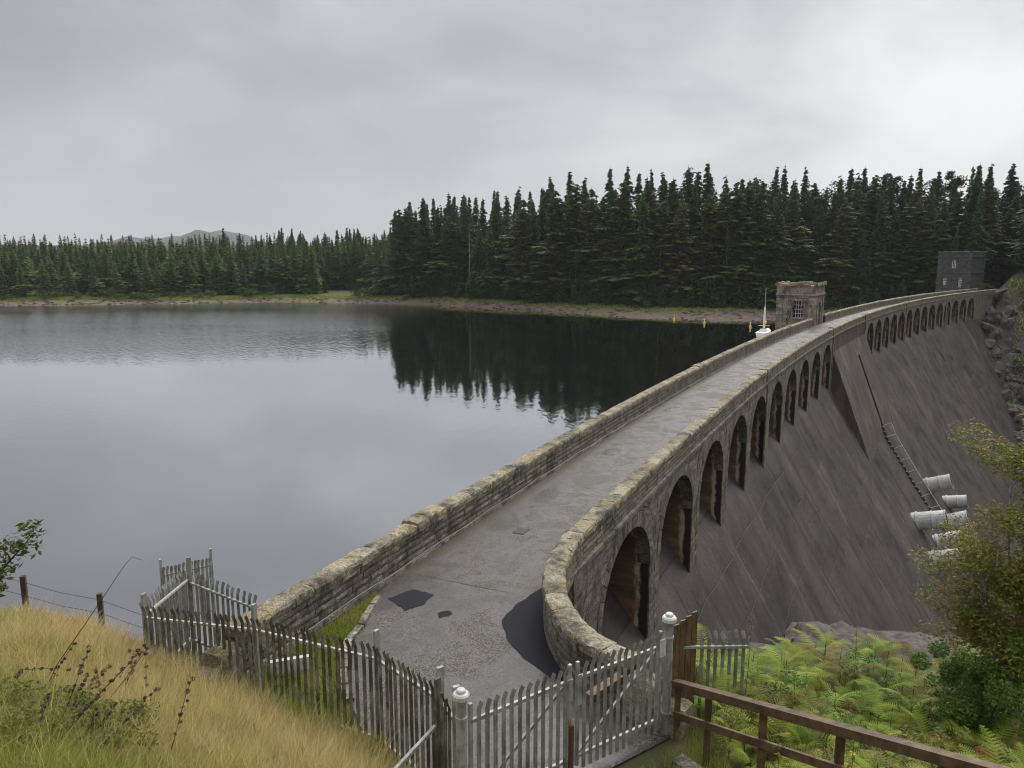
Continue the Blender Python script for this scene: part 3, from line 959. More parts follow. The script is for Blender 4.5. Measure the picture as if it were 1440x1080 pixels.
# piers and vaults
for i, (a0, a1) in enumerate(solid):
    V, F, UV = [], [], []
    for a_, flip in ((a0 + .002, False), (a1 - .002, True)):
        b = len(V)
        for s, z in ((-0.04, -8.5), (-4.6, -8.5), (-4.6, SPRING), (-0.04, SPRING)):
            V.append(dn(a_, s, z)); UV.append((-s, z))
        F.append((b, b + 1, b + 2, b + 3) if not flip else (b + 3, b + 2, b + 1, b))
    for q_ in (0, 4):
        dpart('pier_side', V[q_:q_ + 4], [tuple(i_ - q_ for i_ in F[q_ // 4])], ['pier_concrete'], UV[q_:q_ + 4])
for ac in ARCHES:
    pts = arch_pts(ac, 16, .012)
    V, F, UV = [], [], []
    for a_, z in pts:
        for s in (-0.04, -4.6):
            V.append(dn(a_, s, z)); UV.append((-s, z))
    for j in range(16):
        F.append((2 * j, 2 * j + 1, 2 * j + 3, 2 * j + 2))
    dpart('arch_vault', V, F, ['pier_concrete'], UV, smooth=True)
# upstream wall
av = np.arange(-1.8, A_END + 1, 2.0)
V = np.concatenate([cur(av, 2.3, z) for z in (0.1, -3, -7, -16)])
n = len(av)
F = [(j * n + i, j * n + i + 1, (j + 1) * n + i + 1, (j + 1) * n + i) for j in range(3) for i in range(n - 1)]
dpart('upstream_wall', V, F, ['block_concrete'])
# deck slab
V = np.concatenate([cur(av, q, z) for q, z in ((2.25, -0.03), (-2.25, -0.03), (-2.25, -0.25), (2.25, -0.25))])
F = [(j * n + i, j * n + i + 1, ((j + 1) % 4) * n + i + 1, ((j + 1) % 4) * n + i) for j in range(4) for i in range(n - 1)]
dpart('deck_slab', V, F, ['mortar'])


def rough_quad(corners, s0, s1, nu=3, nv=2, amp=0.02, bulge=0.02, fn=dn, rng=random):
    """rock-faced block: corners (a,z) anticlockwise seen from outside; s0 back, s1 front"""
    (a0, z0), (a1, z1), (a2, z2), (a3, z3) = corners
    V = []
    for j in range(nv + 1):
        for i in range(nu + 1):
            u, v = i / nu, j / nv
            a = (a0 * (1 - u) + a1 * u) * (1 - v) + (a3 * (1 - u) + a2 * u) * v
            z = (z0 * (1 - u) + z1 * u) * (1 - v) + (z3 * (1 - u) + z2 * u) * v
            inner = 0 < i < nu or 0 < j < nv
            edge = (i in (0, nu)) or (j in (0, nv))
            s = s1 + (bulge if not edge else -0.004) * 1.0 + rng.uniform(-amp, amp) * (1.0 if not edge else 0.45)
            V.append((a, s, z))
    nb = len(V)
    ring = [i for i in range(nu + 1)] + [(j + 1) * (nu + 1) - 1 for j in range(1, nv + 1)] + \
           [nv * (nu + 1) + i for i in range(nu - 1, -1, -1)] + [j * (nu + 1) for j in range(nv - 1, 0, -1)]
    for r in ring:
        V.append((V[r][0], s0, V[r][2]))
    F = []
    for j in range(nv):
        for i in range(nu):
            b = j * (nu + 1) + i
            F.append((b, b + 1, b + nu + 2, b + nu + 1))
    m = len(ring)
    for i in range(m):
        F.append((ring[(i + 1) % m], ring[i], nb + i, nb + (i + 1) % m))
    W = [fn(*v) for v in V]
    return W, F


class Stones:
    """keeps the nearest 300 stones as objects and joins the rest"""
    def __init__(self, parent, name, mats, limit=290, rest_name=None):
        self.parent, self.name, self.mats, self.limit = parent, name, mats, limit
        self.items = []
        self.rest_name = rest_name or ('distant_' + name + 's')

    def add(self, V, F):
        V = np.asarray(V, float)
        c = V.mean(0)
        self.items.append((float(np.hypot(c[0], c[1])), V, F))

    def finish(self):
        self.items.sort(key=lambda t: t[0])
        P0 = np.array(self.parent.location)
        for d, V, F in self.items[:self.limit]:
            org = V.mean(0)
            me = mesh_np(self.name, V, F, [MATS[self.mats]], origin=org)
            link(self.name, me, self.parent, tuple(org - P0))
        rest = self.items[self.limit:]
        if rest:
            Vs, Fs, b = [], [], 0
            for d, V, F in rest:
                Vs.append(V - P0)
                Fs += [tuple(i + b for i in f) for f in F]
                b += len(V)
            o = link(self.rest_name, mesh_np(self.rest_name, np.concatenate(Vs), Fs, [MATS[self.mats]]), self.parent)
            o['kind'] = 'stuff'


# ---- voussoirs
vs = Stones(dam, 'voussoir', 'face_stone', 280)
for ac in ARCHES:
    nv = 17
    p0 = arch_pts(ac, nv); p1 = arch_pts(ac, nv, 0.44)
    for i in range(nv):
        g = 0.035
        q = [np.array(p0[i]) * (1 - g) + np.array(p0[i + 1]) * g, np.array(p0[i]) * g + np.array(p0[i + 1]) * (1 - g),
             np.array(p1[i]) * g + np.array(p1[i + 1]) * (1 - g), np.array(p1[i]) * (1 - g) + np.array(p1[i + 1]) * g]
        q = [tuple(x) for x in q]
        near = ac < 45
        V, F = rough_quad(q, -0.45, 0.03, 2 if near else 1, 2 if near else 1, 0.012, 0.012)
        vs.add(V, F)
vs.finish()

# ---- coursed face blocks of spandrels and piers
fs = Stones(dam, 'face_block', 'face_stone', 290)
RH = 0.335


def ell_half(z, grow=0.44):
    """half width of the ring's outer edge at height z"""
    if z <= SPRING:
        return HW + 0.0
    t = (z - SPRING) / (RISE + grow)
    if t >= 1: return 0.0
    return (HW + grow) * math.sqrt(1 - t * t)


def course(al_b, al_t, ar_b, ar_t, z0, z1, ph):
    """fill between left limits and right limits (bottom/top) with blocks"""
    wl = min(al_b, al_t); wr = max(ar_b, ar_t)
    L = wr - wl
    if L < 0.12: return
    k_ = max(1, round(L / 0.62))
    cuts = [0] + [min(.97, max(.03, (j + (0.28 if ph else -0.1) * (1 if 0 < j < k_ else 0)) / k_)) for j in range(1, k_)] + [1]
    for j in range(k_):
        u0, u1 = cuts[j], cuts[j + 1]
        b0, b1 = al_b + (ar_b - al_b) * u0 + .008, al_b + (ar_b - al_b) * u1 - .008
        t0, t1 = al_t + (ar_t - al_t) * u0 + .008, al_t + (ar_t - al_t) * u1 - .008
        if b1 - b0 < 0.03 and t1 - t0 < 0.06: continue
        near = b0 < 45
        V, F = rough_quad([(b0, z0 + .009), (max(b1, b0 + .01), z0 + .009), (max(t1, t0 + .01), z1 - .009), (t0, z1 - .009)],
                          -0.06, 0.012 + random.uniform(-.008, .01), 3 if near else 1, 2 if near else 1, 0.014, 0.016)
        fs.add(V, F)


nrow = int((TOPZ + 6.0) / RH)
for i in range(-1, len(ARCHES)):
    if i == 9:
        spans = [(ARCHES[9], 72.4, True, False)]
    elif i == -1:
        spans = [(2.6, ARCHES[0], False, True)]
    elif i == len(ARCHES) - 1:
        spans = [(ARCHES[-1], A_END, True, False)]
    else:
        spans = [(ARCHES[i], ARCHES[i + 1], True, True)]
    if i == 9:
        spans.append((95.5, ARCHES[10], False, True))
    for a0, a1, l_arch, r_arch in spans:
        for r in range(nrow):
            z1 = TOPZ - r * RH; z0 = z1 - RH
            lb = a0 + (ell_half(z0) if l_arch else 0); lt = a0 + (ell_half(z1) if l_arch else 0)
            rb = a1 - (ell_half(z0) if r_arch else 0); rt = a1 - (ell_half(z1) if r_arch else 0)
            if z0 < SPRING < z1:
                if l_arch: lt = lb
                if r_arch: rt = rb
            course(lb, lt, rb, rt, z0, z1, r % 2)
fs.finish()

# ---- string course under the parapet and plain pilaster strips
sc_ = Stones(dam, 'string_course_stone', 'face_stone', 250)
a = 2.7
while a < A_END:
    L = random.uniform(.85, 1.15)
    V, F = rough_quad([(a + .006, TOPZ), (a + L - .006, TOPZ), (a + L - .006, TOPZ + .13), (a + .006, TOPZ + .13)], -0.1, 0.085, 2, 1, 0.012, 0.01)
    sc_.add(V, F); a += L
sc_.finish()
PILS = [4.6, 38.3, 72.4, 95.5, 128.9, 162.5]
ps = Stones(dam, 'pilaster_stone', 'face_stone', 120)
for a_ in PILS:
    for r_ in range(17):
        z1 = TOPZ - .01 - r_ * RH
        V, F = rough_quad([(a_ - .34, z1 - RH + .01), (a_ + .34, z1 - RH + .01), (a_ + .34, z1 - .008), (a_ - .34, z1 - .008)], -.02, .085 + random.uniform(-.01, .01), 3 if a_ < 50 else 1, 2 if a_ < 50 else 1, .01, .012)
        ps.add(V, F)
ps.finish()

# ---- the outlet block between the two runs of arches
B0, B1 = 72.4, 95.5
bp = [(0.0, TOPZ), (0.02, -1.5), (0.75, -3.4), (1.75, -6.0), (2.6, -8.2), (3.4, -10.2), (slope_s(-12.4) + .02, -12.4), (slope_s(-14) - .3, -14.0)]
V, F = [], []
cols = np.linspace(B0, B1, 8)
for s, z in bp:
    V += list(dn(cols, s, z))
for j in range(len(bp) - 1):
    for i in range(7):
        b = j * 8 + i
        F.append((b, b + 8, b + 9, b + 1))
nb = len(V)
for a_ in (B0, B1):
    b = len(V)
    for s, z in bp: V.append(dn(a_, s, z))
    for s, z in bp: V.append(dn(a_, -1.2 if z > -5.3 else min(slope_s(z) - 1.2, s - .1), z))
    for j in range(len(bp) - 1):
        f = (b + j, b + j + 1, b + len(bp) + j + 1, b + len(bp) + j)
        F.append(f if a_ == B1 else f[::-1])
dpart('outlet_block', V, F, ['block_concrete'])
# raised rib (stair string) down the block
mbr = MB()
ribz = list(np.arange(-3.2, -30, -1.6))


def blk_s(z):
    if z < -12.4: return slope_s(z)
    return float(np.interp(-z, [-q[1] for q in bp], [q[0] for q in bp]))


pts = [dn(86.6, max(blk_s(z), slope_s(z)) + .08, z) - DO for z in ribz]
for p, q in zip(pts[:-1], pts[1:]):
    mbr.bar(p, q, 0.22, 0.16)
mbr.build('stair_string', MATS['pipe_dark'], dam)
dpart_pts = pts

# far abutment wing wall
V = [dn(A_END, 0, 0.2), dn(A_END + 5, 1.5, 0.2), dn(A_END + 5, 1.5, -8), dn(A_END, 0, -8), dn(A_END - 4, .02, -8), dn(A_END - 4, .02, .2)]
dpart('wing_wall', V, [(0, 1, 2, 3), (5, 0, 3, 4)], ['block_concrete'])

# ================================================================== PARAPETS
FLC = [(1.66, 19.2), (1.17, 17.75), (0.93, 16.5), (0.92, 15.3), (1.15, 14.1), (1.56, 13.28), (2.14, 12.72)]   # centre of the flared end
flc = np.array(FLC[::-1])
seg = np.r_[0, np.cumsum(np.hypot(*np.diff(flc, axis=0).T))]
FL = seg[-1]
# smooth the flare by arc length resampling with a small kernel
tt = np.linspace(0, FL, 80)
fx = np.interp(tt, seg, flc[:, 0]); fy = np.interp(tt, seg, flc[:, 1])
for _ in range(30):
    fx[1:-1] = (fx[:-2] + 2 * fx[1:-1] + fx[2:]) / 4; fy[1:-1] = (fy[:-2] + 2 * fy[1:-1] + fy[2:]) / 4


def flare(t, off, z):
    """t metres from the free end, off to the left of the walking direction (towards the road)"""
    t = float(min(max(t, 0), FL))
    x = np.interp(t, tt, fx); y = np.interp(t, tt, fy)
    x2 = np.interp(min(t + .05, FL), tt, fx); y2 = np.interp(min(t + .05, FL), tt, fy)
    x1 = np.interp(max(t - .05, 0), tt, fx); y1 = np.interp(max(t - .05, 0), tt, fy)
    d = np.array((x2 - x1, y2 - y1)); d /= np.linalg.norm(d)
    return np.array((x - d[1] * off, y + d[0] * off, z))


def coping_block(fn, c, L, wd, z0, ht, rng=random, nu=4):
    """lumpy rounded coping stone; fn(a, q, z), q across from centre line of wall"""
    prof = [(-.5, 0), (-.51, .55), (-.46, .86), (-.3, .98), (0, 1.0), (.3, .98), (.46, .86), (.51, .55), (.5, 0)]
    if nu <= 1:
        prof = [(-.5, 0), (-.5, .6), (-.25, 1.0), (.25, 1.0), (.5, .6), (.5, 0)]
    V, F = [], []
    m = len(prof)
    for i in range(nu + 1):
        u = i / nu
        sh = 0.965 if i in (0, nu) else 1.0
        for (q, h) in prof:
            jx = rng.uniform(-.02, .02); jq = rng.uniform(-.022, .022); jz = rng.uniform(-.016, .014)
            V.append(fn(c + L * (u - .5) + (jx if 0 < i < nu else 0), q * wd * (sh * .5 + .5) + jq, z0 + (h * ht + (jz if h > 0 else 0)) * (sh if h > .5 else 1)))
    for i in range(nu):
        for j in range(m - 1):
            b = i * m + j
            F.append((b, b + m, b + m + 1, b + 1))
    F.append(tuple(range(m)))
    F.append(tuple(nu * m + j for j in range(m - 1, -1, -1)))
    return V, F


def parapet(name, label, sgn):
    """sgn +1 upstream (left), -1 downstream (right)"""
    par = empty(name, tuple(cur(0 if sgn > 0 else 4, sgn * 2.1)))
    tag(par, label, 'wall')
    P0 = np.array(par.location)
    a0 = -2.6 if sgn > 0 else 5.18
    gaps = [(84.3, 92.2)] if sgn > 0 else []
    runs = [(a0, 84.3), (92.2, A_END)] if sgn > 0 else [(a0, A_END)]
    for r0, r1 in runs:
        av = np.arange(r0, r1 + 1.9, 2.0); av[-1] = r1
        n = len(av)
        if sgn < 0: zb = TOPZ
        else: zb = -0.1
        V = np.concatenate([cur(av, sgn * q, z) for q, z in ((1.95, zb), (1.95, .8), (2.24, .8), (2.24, zb))])
        F = [(j * n + i, j * n + i + 1, (j + 1) * n + i + 1, (j + 1) * n + i) for j in range(3) for i in range(n - 1)]
        F += [(0, n, 2 * n, 3 * n), (n - 1, 2 * n - 1, 3 * n - 1, 4 * n - 1)]
        o = link('wall_core', mesh_np('wall_core', V - P0, F, [MATS['mortar']]), par)
    cst = Stones(par, 'coping_stone', 'coping_stone', 290)
    wst = Stones(par, 'wall_stone', 'wall_stone', 295)
    fst = Stones(par, 'footing_stone', 'kerb_stone' if sgn > 0 else 'wall_stone', 200)
    for r0, r1 in runs:
        a = r0
        while a < r1 - .3:
            L = random.uniform(.55, .95) if a < 90 else random.uniform(1.0, 1.4)
            L = min(L, r1 - a)
            bigger = any(abs(a + L / 2 - p) < .5 for p in PILS)
            V, F = coping_block(lambda x, q, z: cur(x, sgn * 2.1 + q, z), a + L / 2, L - .012, .50 if not bigger else .56, .795, .215 + (0.07 if bigger else 0), nu=4 if a < 30 else (2 if a < 70 else 1))
            cst.add(V, F); a += L
        # faces: the visible side first (detail), the other side plainer
        for side in (0, 1):
            vis = (side == 0)
            # visible side: road side for the upstream wall, valley side for the downstream wall
            if sgn > 0: q_in, q_out, dirn = (1.97, 1.875, -1) if vis else (2.22, 2.29, 1)
            else: q_in, q_out, dirn = (2.22, 2.31, 1) if vis else (1.97, 1.88, -1)
            zlo = 0.10 if (sgn > 0 or not vis) else TOPZ + .13
            nc = 4
            hh = (.795 - zlo) / nc
            for c in range(nc):
                a = r0 + (0.3 if c % 2 else 0)
                if c % 2: pass
                lst = r0
                while lst < r1 - .02:
                    L = random.uniform(.42, .8) if lst < 60 else random.uniform(.7, 1.2)
                    if c % 2 and lst == r0: L *= .5
                    e = min(lst + L, r1)
                    near = lst < 30 and vis
                    z0, z1 = zlo + c * hh + .012, zlo + (c + 1) * hh - .012

                    def fn(x, s, z, q_in=q_in, q_out=q_out):
                        # s runs 0 at back .. 1 at front
                        return cur(x, sgn * (q_in + (q_out - q_in) * s), z)
                    flip = (sgn > 0) == (dirn < 0)
                    V, F = rough_quad([(lst + .007, z0), (e - .007, z0), (e - .007, z1), (lst + .007, z1)], 0.0, 1.0 + random.uniform(-.12, .12),
                                      3 if near else 1, 2 if near else 1, 0.16, 0.22, fn=fn)
                    if vis or lst < 60 or True:
                        (wst if vis else wst).add(V, F) if vis else bst[sgn].add(V, F)
                    lst = e
            # footing course
            if sgn > 0 and vis or sgn < 0 and not vis:
                lst = r0
                while lst < r1 - .02:
                    e = min(lst + random.uniform(.4, .9), r1)
                    V, F = rough_quad([(lst + .01, -.02), (e - .01, -.02), (e - .01, .095), (lst + .01, .095)], 0.0, 1.0, 2 if lst < 40 else 1, 1, 0.10, 0.12,
                                      fn=lambda x, s, z: cur(x, sgn * (1.97 - .16 * s), z))
                    fst.add(V, F); lst = e
    return par, cst, wst, fst


class _Rest(Stones):
    def finish(self):
        self.limit = 0
        super().finish()


bst = {}


class _Lazy:
    pass


hold = {1: [], -1: []}


class _Coll:
    def __init__(self, s): self.s = s
    def add(self, V, F): hold[self.s].append((V, F))


bst = {1: _Coll(1), -1: _Coll(-1)}
pl, c1, w1, f1 = parapet('parapet_wall', 'low stone parapet with lichen coping on the loch side of the road', 1)
pr_, c2, w2, f2 = parapet('parapet_wall', 'low stone parapet above the arches, curving round at its near end', -1)
# flared end of the downstream parapet
for side, (qi, qo) in enumerate(((.14, .225), (-.14, -.215))):
    hh = (.795 - .0) / 5
    for c in range(5):
        t = 0.0
        while t < FL - .02:
            L = random.uniform(.4, .75) * (.5 if (c % 2 and t == 0) else 1)
            e = min(t + L, FL)
            V, F = rough_quad([(t + .008, c * hh + .008), (e - .008, c * hh + .008), (e - .008, (c + 1) * hh - .008), (t + .008, (c + 1) * hh - .008)], 0, 1, 3, 2, .16, .2,
                              fn=lambda x, s, z, qi=qi, qo=qo: flare(x, qi + (qo - qi) * s, z))
            w2.add(V, F); t = e
t = 0.0
while t < FL - .1:
    L = min(random.uniform(.5, .8), FL - t)
    V, F = coping_block(lambda x, q, z: flare(x, q, z), t + L / 2, L - .012, .50, .795, .215)
    c2.add(V, F); t += L
tv = np.linspace(0, FL, 40)
V = np.concatenate([[flare(t, q, z) for t in tv] for q, z in ((.15, -.3), (.15, .8), (-.15, .8), (-.15, -2.5))])
n = 40
F = [(j * n + i, j * n + i + 1, (j + 1) * n + i + 1, (j + 1) * n + i) for j in range(3) for i in range(n - 1)] + [(0, n, 2 * n, 3 * n)]
link('wall_core', mesh_np('wall_core', V - np.array(pr_.location), F, [MATS['mortar']]), pr_)
# low rounded end stones of both parapets
for par, c, fn_, t0 in ((pr_, c2, lambda x, q, z: flare(0, 0, 0) + np.array((.78, -.62, 0)) * x + np.array((.62, .78, 0)) * q + np.array((0, 0, z)), 0),
                        (pl, c1, lambda x, q, z: cur(-2.6 - x, 2.1 + q, z), 0)):
    for (x0, L, hgt, wd) in ((0.0, .55, .62, .56), (.52, .6, .34, .6)):
        V, F = coping_block(fn_, x0 + L / 2, L, wd, -.35, hgt + .5, nu=5)
        c.add(V, F)
for s_ in (c1, w1, f1, c2, w2, f2):
    s_.finish()
for sg, par in ((1, pl), (-1, pr_)):
    P0 = np.array(par.location)
    Vs, Fs, b = [], [], 0
    for V, F in hold[sg]:
        V = np.asarray(V); Vs.append(V - P0); Fs += [tuple(i + b for i in f) for f in F]; b += len(V)
    o = link('rear_stones', mesh_np('rear_stones', np.concatenate(Vs), Fs, [MATS['wall_stone']]), par); o['kind'] = 'stuff'
# pilaster stones on the downstream parapet face
pp_ = Stones(pr_, 'pilaster_stone', 'wall_stone', 60)
for a_ in PILS:
    for r_ in range(3):
        z0 = TOPZ + .14 + r_ * .195
        V, F = rough_quad([(a_ - .33, z0), (a_ + .33, z0), (a_ + .33, z0 + .185), (a_ - .33, z0 + .185)], 0, 1, 2, 1, .08, .1, fn=lambda x, q, z: cur(x, -(2.28 + .10 * q), z))
        pp_.add(V, F)
pp_.finish()

# ================================================================== TOWERS
def tower(name, label, ctr, rz, W, D, H, zb, mat, windows, door, pil_w, string_z, win_mat, merlons, band_z=None):
    band_z = band_z or string_z + .225
    """local frame: x along the dam, -x face looks to the camera, -y face looks to the road"""
    T = empty(name, (ctr[0], ctr[1], 0), rz)
    tag(T, label, 'tower')
    M = MATS[mat]
    def box(nm, x0, x1, y0, y1, z0, z1, m=M, par=T, jit=0.0):
        mb = MB()
        mb.box(((x0 + x1) / 2, (y0 + y1) / 2, (z0 + z1) / 2), (x1 - x0, y1 - y0, z1 - z0))
        if jit:
            mb.v = [(x + random.uniform(-jit, jit), y + random.uniform(-jit, jit), z + random.uniform(-jit, jit)) for x, y, z in mb.v]
        return mb.build(nm, m, par)
    core_inset = 0.22
    hx, hy = W / 2, D / 2
    box('wall', -hx + core_inset, hx - core_inset, -hy + core_inset, hy - core_inset, zb, H - .3, MATS['mortar'] if False else M)
    # coursed blocks on the two visible faces and corner quoins
    st = []
    rh = 0.42
    zc = zb if zb > -4 else -3.4
    nrow = int((H - .75 - zc) / rh)
    tc_ = 0
    for face in ('x', 'y'):
        half = hy if face == 'x' else hx
        for r in range(nrow):
            z0 = zc + r * rh; z1 = z0 + rh
            p = -half + pil_w
            first = True
            while p < half - pil_w - .02:
                L = random.uniform(.5, .95) * (.55 if (first and r % 2) else 1); first = False
                e = min(p + L, half - pil_w)
                mid = (p + e) / 2
                skip = False
                for (f, cx, wz0, ww, wh) in windows + ([door] if door else []):
                    if f == face and abs(mid - cx) < ww / 2 + .18 and z1 > wz0 - .1 and z0 < wz0 + wh + .1:
                        if p < cx - ww / 2 - .02 and e > cx - ww / 2: e_ = cx - ww / 2 - .0
                        skip = True
                if not skip:
                    st.append((face, p, e, z0, z1))
                p = e
        for sgnq in (-1, 1):
            for r in range(nrow):
                pass
    for (face, p, e, z0, z1) in st[:295]:
        mb = MB()
        d = core_inset - .03 + random.uniform(-.025, .025)
        if face == 'x':
            mb.box((-hx + d / 2 + .07, (p + e) / 2, (z0 + z1) / 2), (core_inset - .03, e - p - .02, z1 - z0 - .02))
        else:
            mb.box(((p + e) / 2, -hy + d / 2 + .07, (z0 + z1) / 2), (e - p - .02, core_inset - .03, z1 - z0 - .02))
        c_ = tuple(np.mean(mb.v, 0))
        mb.build('block', M, T, loc=c_)
    # corner pilasters built of quoins
    for qx in (-1, 1):
        for qy in (-1, 1):
            for r in range(nrow + 1):
                z0 = zc + r * rh
                box('quoin', *(sorted((qx * hx, qx * (hx - pil_w)))), *(sorted((qy * hy, qy * (hy - pil_w)))), z0 + .012, z0 + rh - .012, jit=.018)
    # upstream/back faces plain
    box('string_course', -hx - .1, hx + .1, -hy - .1, hy + .1, string_z, string_z + .22, jit=.01)
    if band_z > string_z + 1: box('string_course', -hx - .1, hx + .1, -hy - .1, hy + .1, band_z - .225, band_z - .005, jit=.01)
    for (x0, x1, y0, y1) in ((-hx - .02, hx + .02, -hy - .02, -hy + .4), (-hx - .02, hx + .02, hy - .4, hy + .02), (-hx - .02, -hx + .4, -hy + .42, hy - .42), (hx - .4, hx + .02, -hy + .42, hy - .42)):
        box('battlement', x0, x1, y0, y1, band_z, H - .26, jit=.01)
    # cornice stones on top
    for side in range(4):
        L_ = (W if side < 2 else D) + .3
        k_ = max(4, int(L_ / .75))
        for i in range(k_):
            c0 = -L_ / 2 + L_ * (i + .5) / k_
            ln = L_ / k_ - .015
            if side < 2:
                c = (c0, (-1 if side == 0 else 1) * (hy - .02), H - .13); sz = (ln, .42, .28)
            else:
                if i in (0, k_ - 1): continue
                c = ((-1 if side == 2 else 1) * (hx - .02), c0, H - .13); sz = (.42, ln, .28)
            hgt = merlons if (i in (0, k_ - 1, k_ // 2) or (k_ % 2 == 0 and i == k_ // 2 - 1)) else 0
            mb = MB()
            V, F = coping_block(lambda x, q, z: np.array((x, q, z)), 0, sz[0] if side < 2 else sz[1], .44, 0, sz[2] + hgt, nu=2)
            V = [(v[0] + c[0], v[1] + c[1], v[2] + H - .27) if side < 2 else (-v[1] + c[0], v[0] + c[1], v[2] + H - .27) for v in V]
            mb.add(V, F)
            mb.build('cornice_stone', MATS['coping_stone'] if mat == 'tower_stone' else M, T)
    # windows
    for (f, c, z0, ww, wh) in windows:
        mb = MB()
        if f == 'x': mb.box((-hx + .2, c, z0 + wh / 2), (.06, ww, wh))
        else: mb.box((c, -hy + .2, z0 + wh / 2), (ww, .06, wh))
        win = mb.build('window', MATS['window_dark'], T)
        nb_h = 4 if wh > 1.3 else 3
        mb = MB()
        for i in range(1, 4):
            q = c - ww / 2 + ww * i / 4 if ww > .9 else c - ww / 2 + ww * i / 4
            if f == 'x': mb.box((-hx + .155, q, z0 + wh / 2), (.03, .055, wh))
            else: mb.box((q, -hy + .155, z0 + wh / 2), (.055, .03, wh))
        for i in range(0, nb_h + 1):
            q = z0 + wh * i / nb_h
            if f == 'x': mb.box((-hx + .150, c, q), (.03, ww, .055))
            else: mb.box((c, -hy + .150, q), (ww, .03, .055))
        mb.build('glazing_bars', MATS[win_mat], win)
        # stone surround
        for (dx, dz, sx, sz) in ((-ww / 2 - .12, wh / 2, .22, wh), (ww / 2 + .12, wh / 2, .22, wh), (0, wh + .14, ww + .46, .26), (0, -.1, ww + .5, .18)):
            mb = MB()
            if f == 'x': mb.box((-hx + .12, c + dx, z0 + dz), (.27, sx, sz))
            else: mb.box((c + dx, -hy + .12, z0 + dz), (sx, .27, sz))
            mb.build('window_surround', M, T)
    if door:
        f, c, z0, ww, wh = door
        # arched wooden door in a deep surround of voussoirs
        n = 10; r = ww / 2
        pts = [(c - r, z0), (c + r, z0)] + [(c + r * cos(pi * i / n), z0 + wh - r + r * sin(pi * i / n)) for i in range(n + 1)]
        mb = MB()
        V = [(x, -hy + .30, z) for x, z in pts]
        mb.add(V, [tuple(range(len(V)))[::-1]])
        dr = mb.build('door', MATS['door_wood'], T)
        for i in range(5):
            mb = MB(); xx = c - r + ww * (i + .5) / 5
            mb.box((xx, -hy + .27, z0 + (wh - r * .6) / 2), (ww / 5 - .03, .04, wh - r * .65))
            mb.build('plank', MATS['door_wood'], dr)
        for i in range(n):
            a0_, a1_ = pi * i / n, pi * (i + 1) / n
            mb = MB()
            V = []
            for yy in (-hy + .02, -hy + .3):
                for rr in (r, r + .35):
                    for an in (a0_ + .02, a1_ - .02):
                        V.append((c + rr * cos(an), yy, z0 + wh - r + rr * sin(an)))
            mb.add(V, [(0, 1, 3, 2), (4, 6, 7, 5), (0, 4, 5, 1), (2, 3, 7, 6), (0, 2, 6, 4), (1, 5, 7, 3)])
            mb.build('voussoir', M, T)
        for sgq in (-1, 1):
            for r_ in range(int((wh - r) / .4)):
                box('jamb_stone', *sorted((c + sgq * r, c + sgq * (r + .35))), -hy + .02, -hy + .3, z0 + r_ * .4 + .01, z0 + (r_ + 1) * .4 - .01)
    return T


TA = 88.3
tp = cur(TA, 1.9 + 2.3)
tower('gate_tower', 'small square sandy stone tower with gridded window and arched door beside the road', (tp[0], tp[1]), head(TA), 5.4, 4.5, 5.0, -14, 'tower_stone',
      [('x', -0.35, 0.95, 1.15, 2.0)], ('y', 0.2, 0.0, 1.7, 2.8), .75, 3.6, 'window_bar', .16)
TA = 206.0
tp = cur(TA, 1.9 + 5.0)
tower('valve_house', 'tall dark weathered two storey stone building at the far end of the dam', (tp[0], tp[1]), head(TA) - 0.10, 7.5, 7.6, 9.6, -2, 'dark_tower_stone',
      [('x', 0.1, 5.7, 1.3, 1.9), ('x', 1.9, 1.6, 1.0, 1.7), ('x', -1.6, 1.2, 1.0, 2.1)], None, .9, 4.6, 'window_white', .12, 8.5)

# ================================================================== PALISADE FENCES, GATE
def pale_mesh(hgt, splay=0.05, w_=0.074):
    """W-section steel pale with a splayed triple point, standing at the origin facing -y"""
    mb = MB()
    pr = [(-w_ / 2, .012), (-w_ * .22, -.012), (0, .004), (w_ * .22, -.012), (w_ / 2, .012)]
    zs = [0, hgt - .13]
    V, F = [], []
    for z in zs:
        V += [(x, y, z) for x, y in pr]
    b = len(V)
    for i in range(4):
        F.append((i, i + 1, i + 6, i + 5))
    # points lean out to the front
    V += [(-w_ * .62, -splay * .75, hgt - .015), (0.0, -splay * .45, hgt + .03), (w_ * .62, -splay * .75, hgt - .015)]
    F += [(5, 6, b), (6, 7, b + 1), (7, 8, b + 1), (8, 9, b + 2), (6, b + 1, b), (8, b + 2, b + 1)]
    mb.add(V, F)
    # thickness
    V2 = [(x, y + .005, z) for x, y, z in V]
    mb.add(V2, [f[::-1] for f in F])
    return mb


PALE = {}


def pale(hgt, mat):
    key = (round(hgt, 2), mat)
    if key not in PALE:
        PALE[key] = pale_mesh(hgt).mesh('pale', MATS[mat])
    return PALE[key]


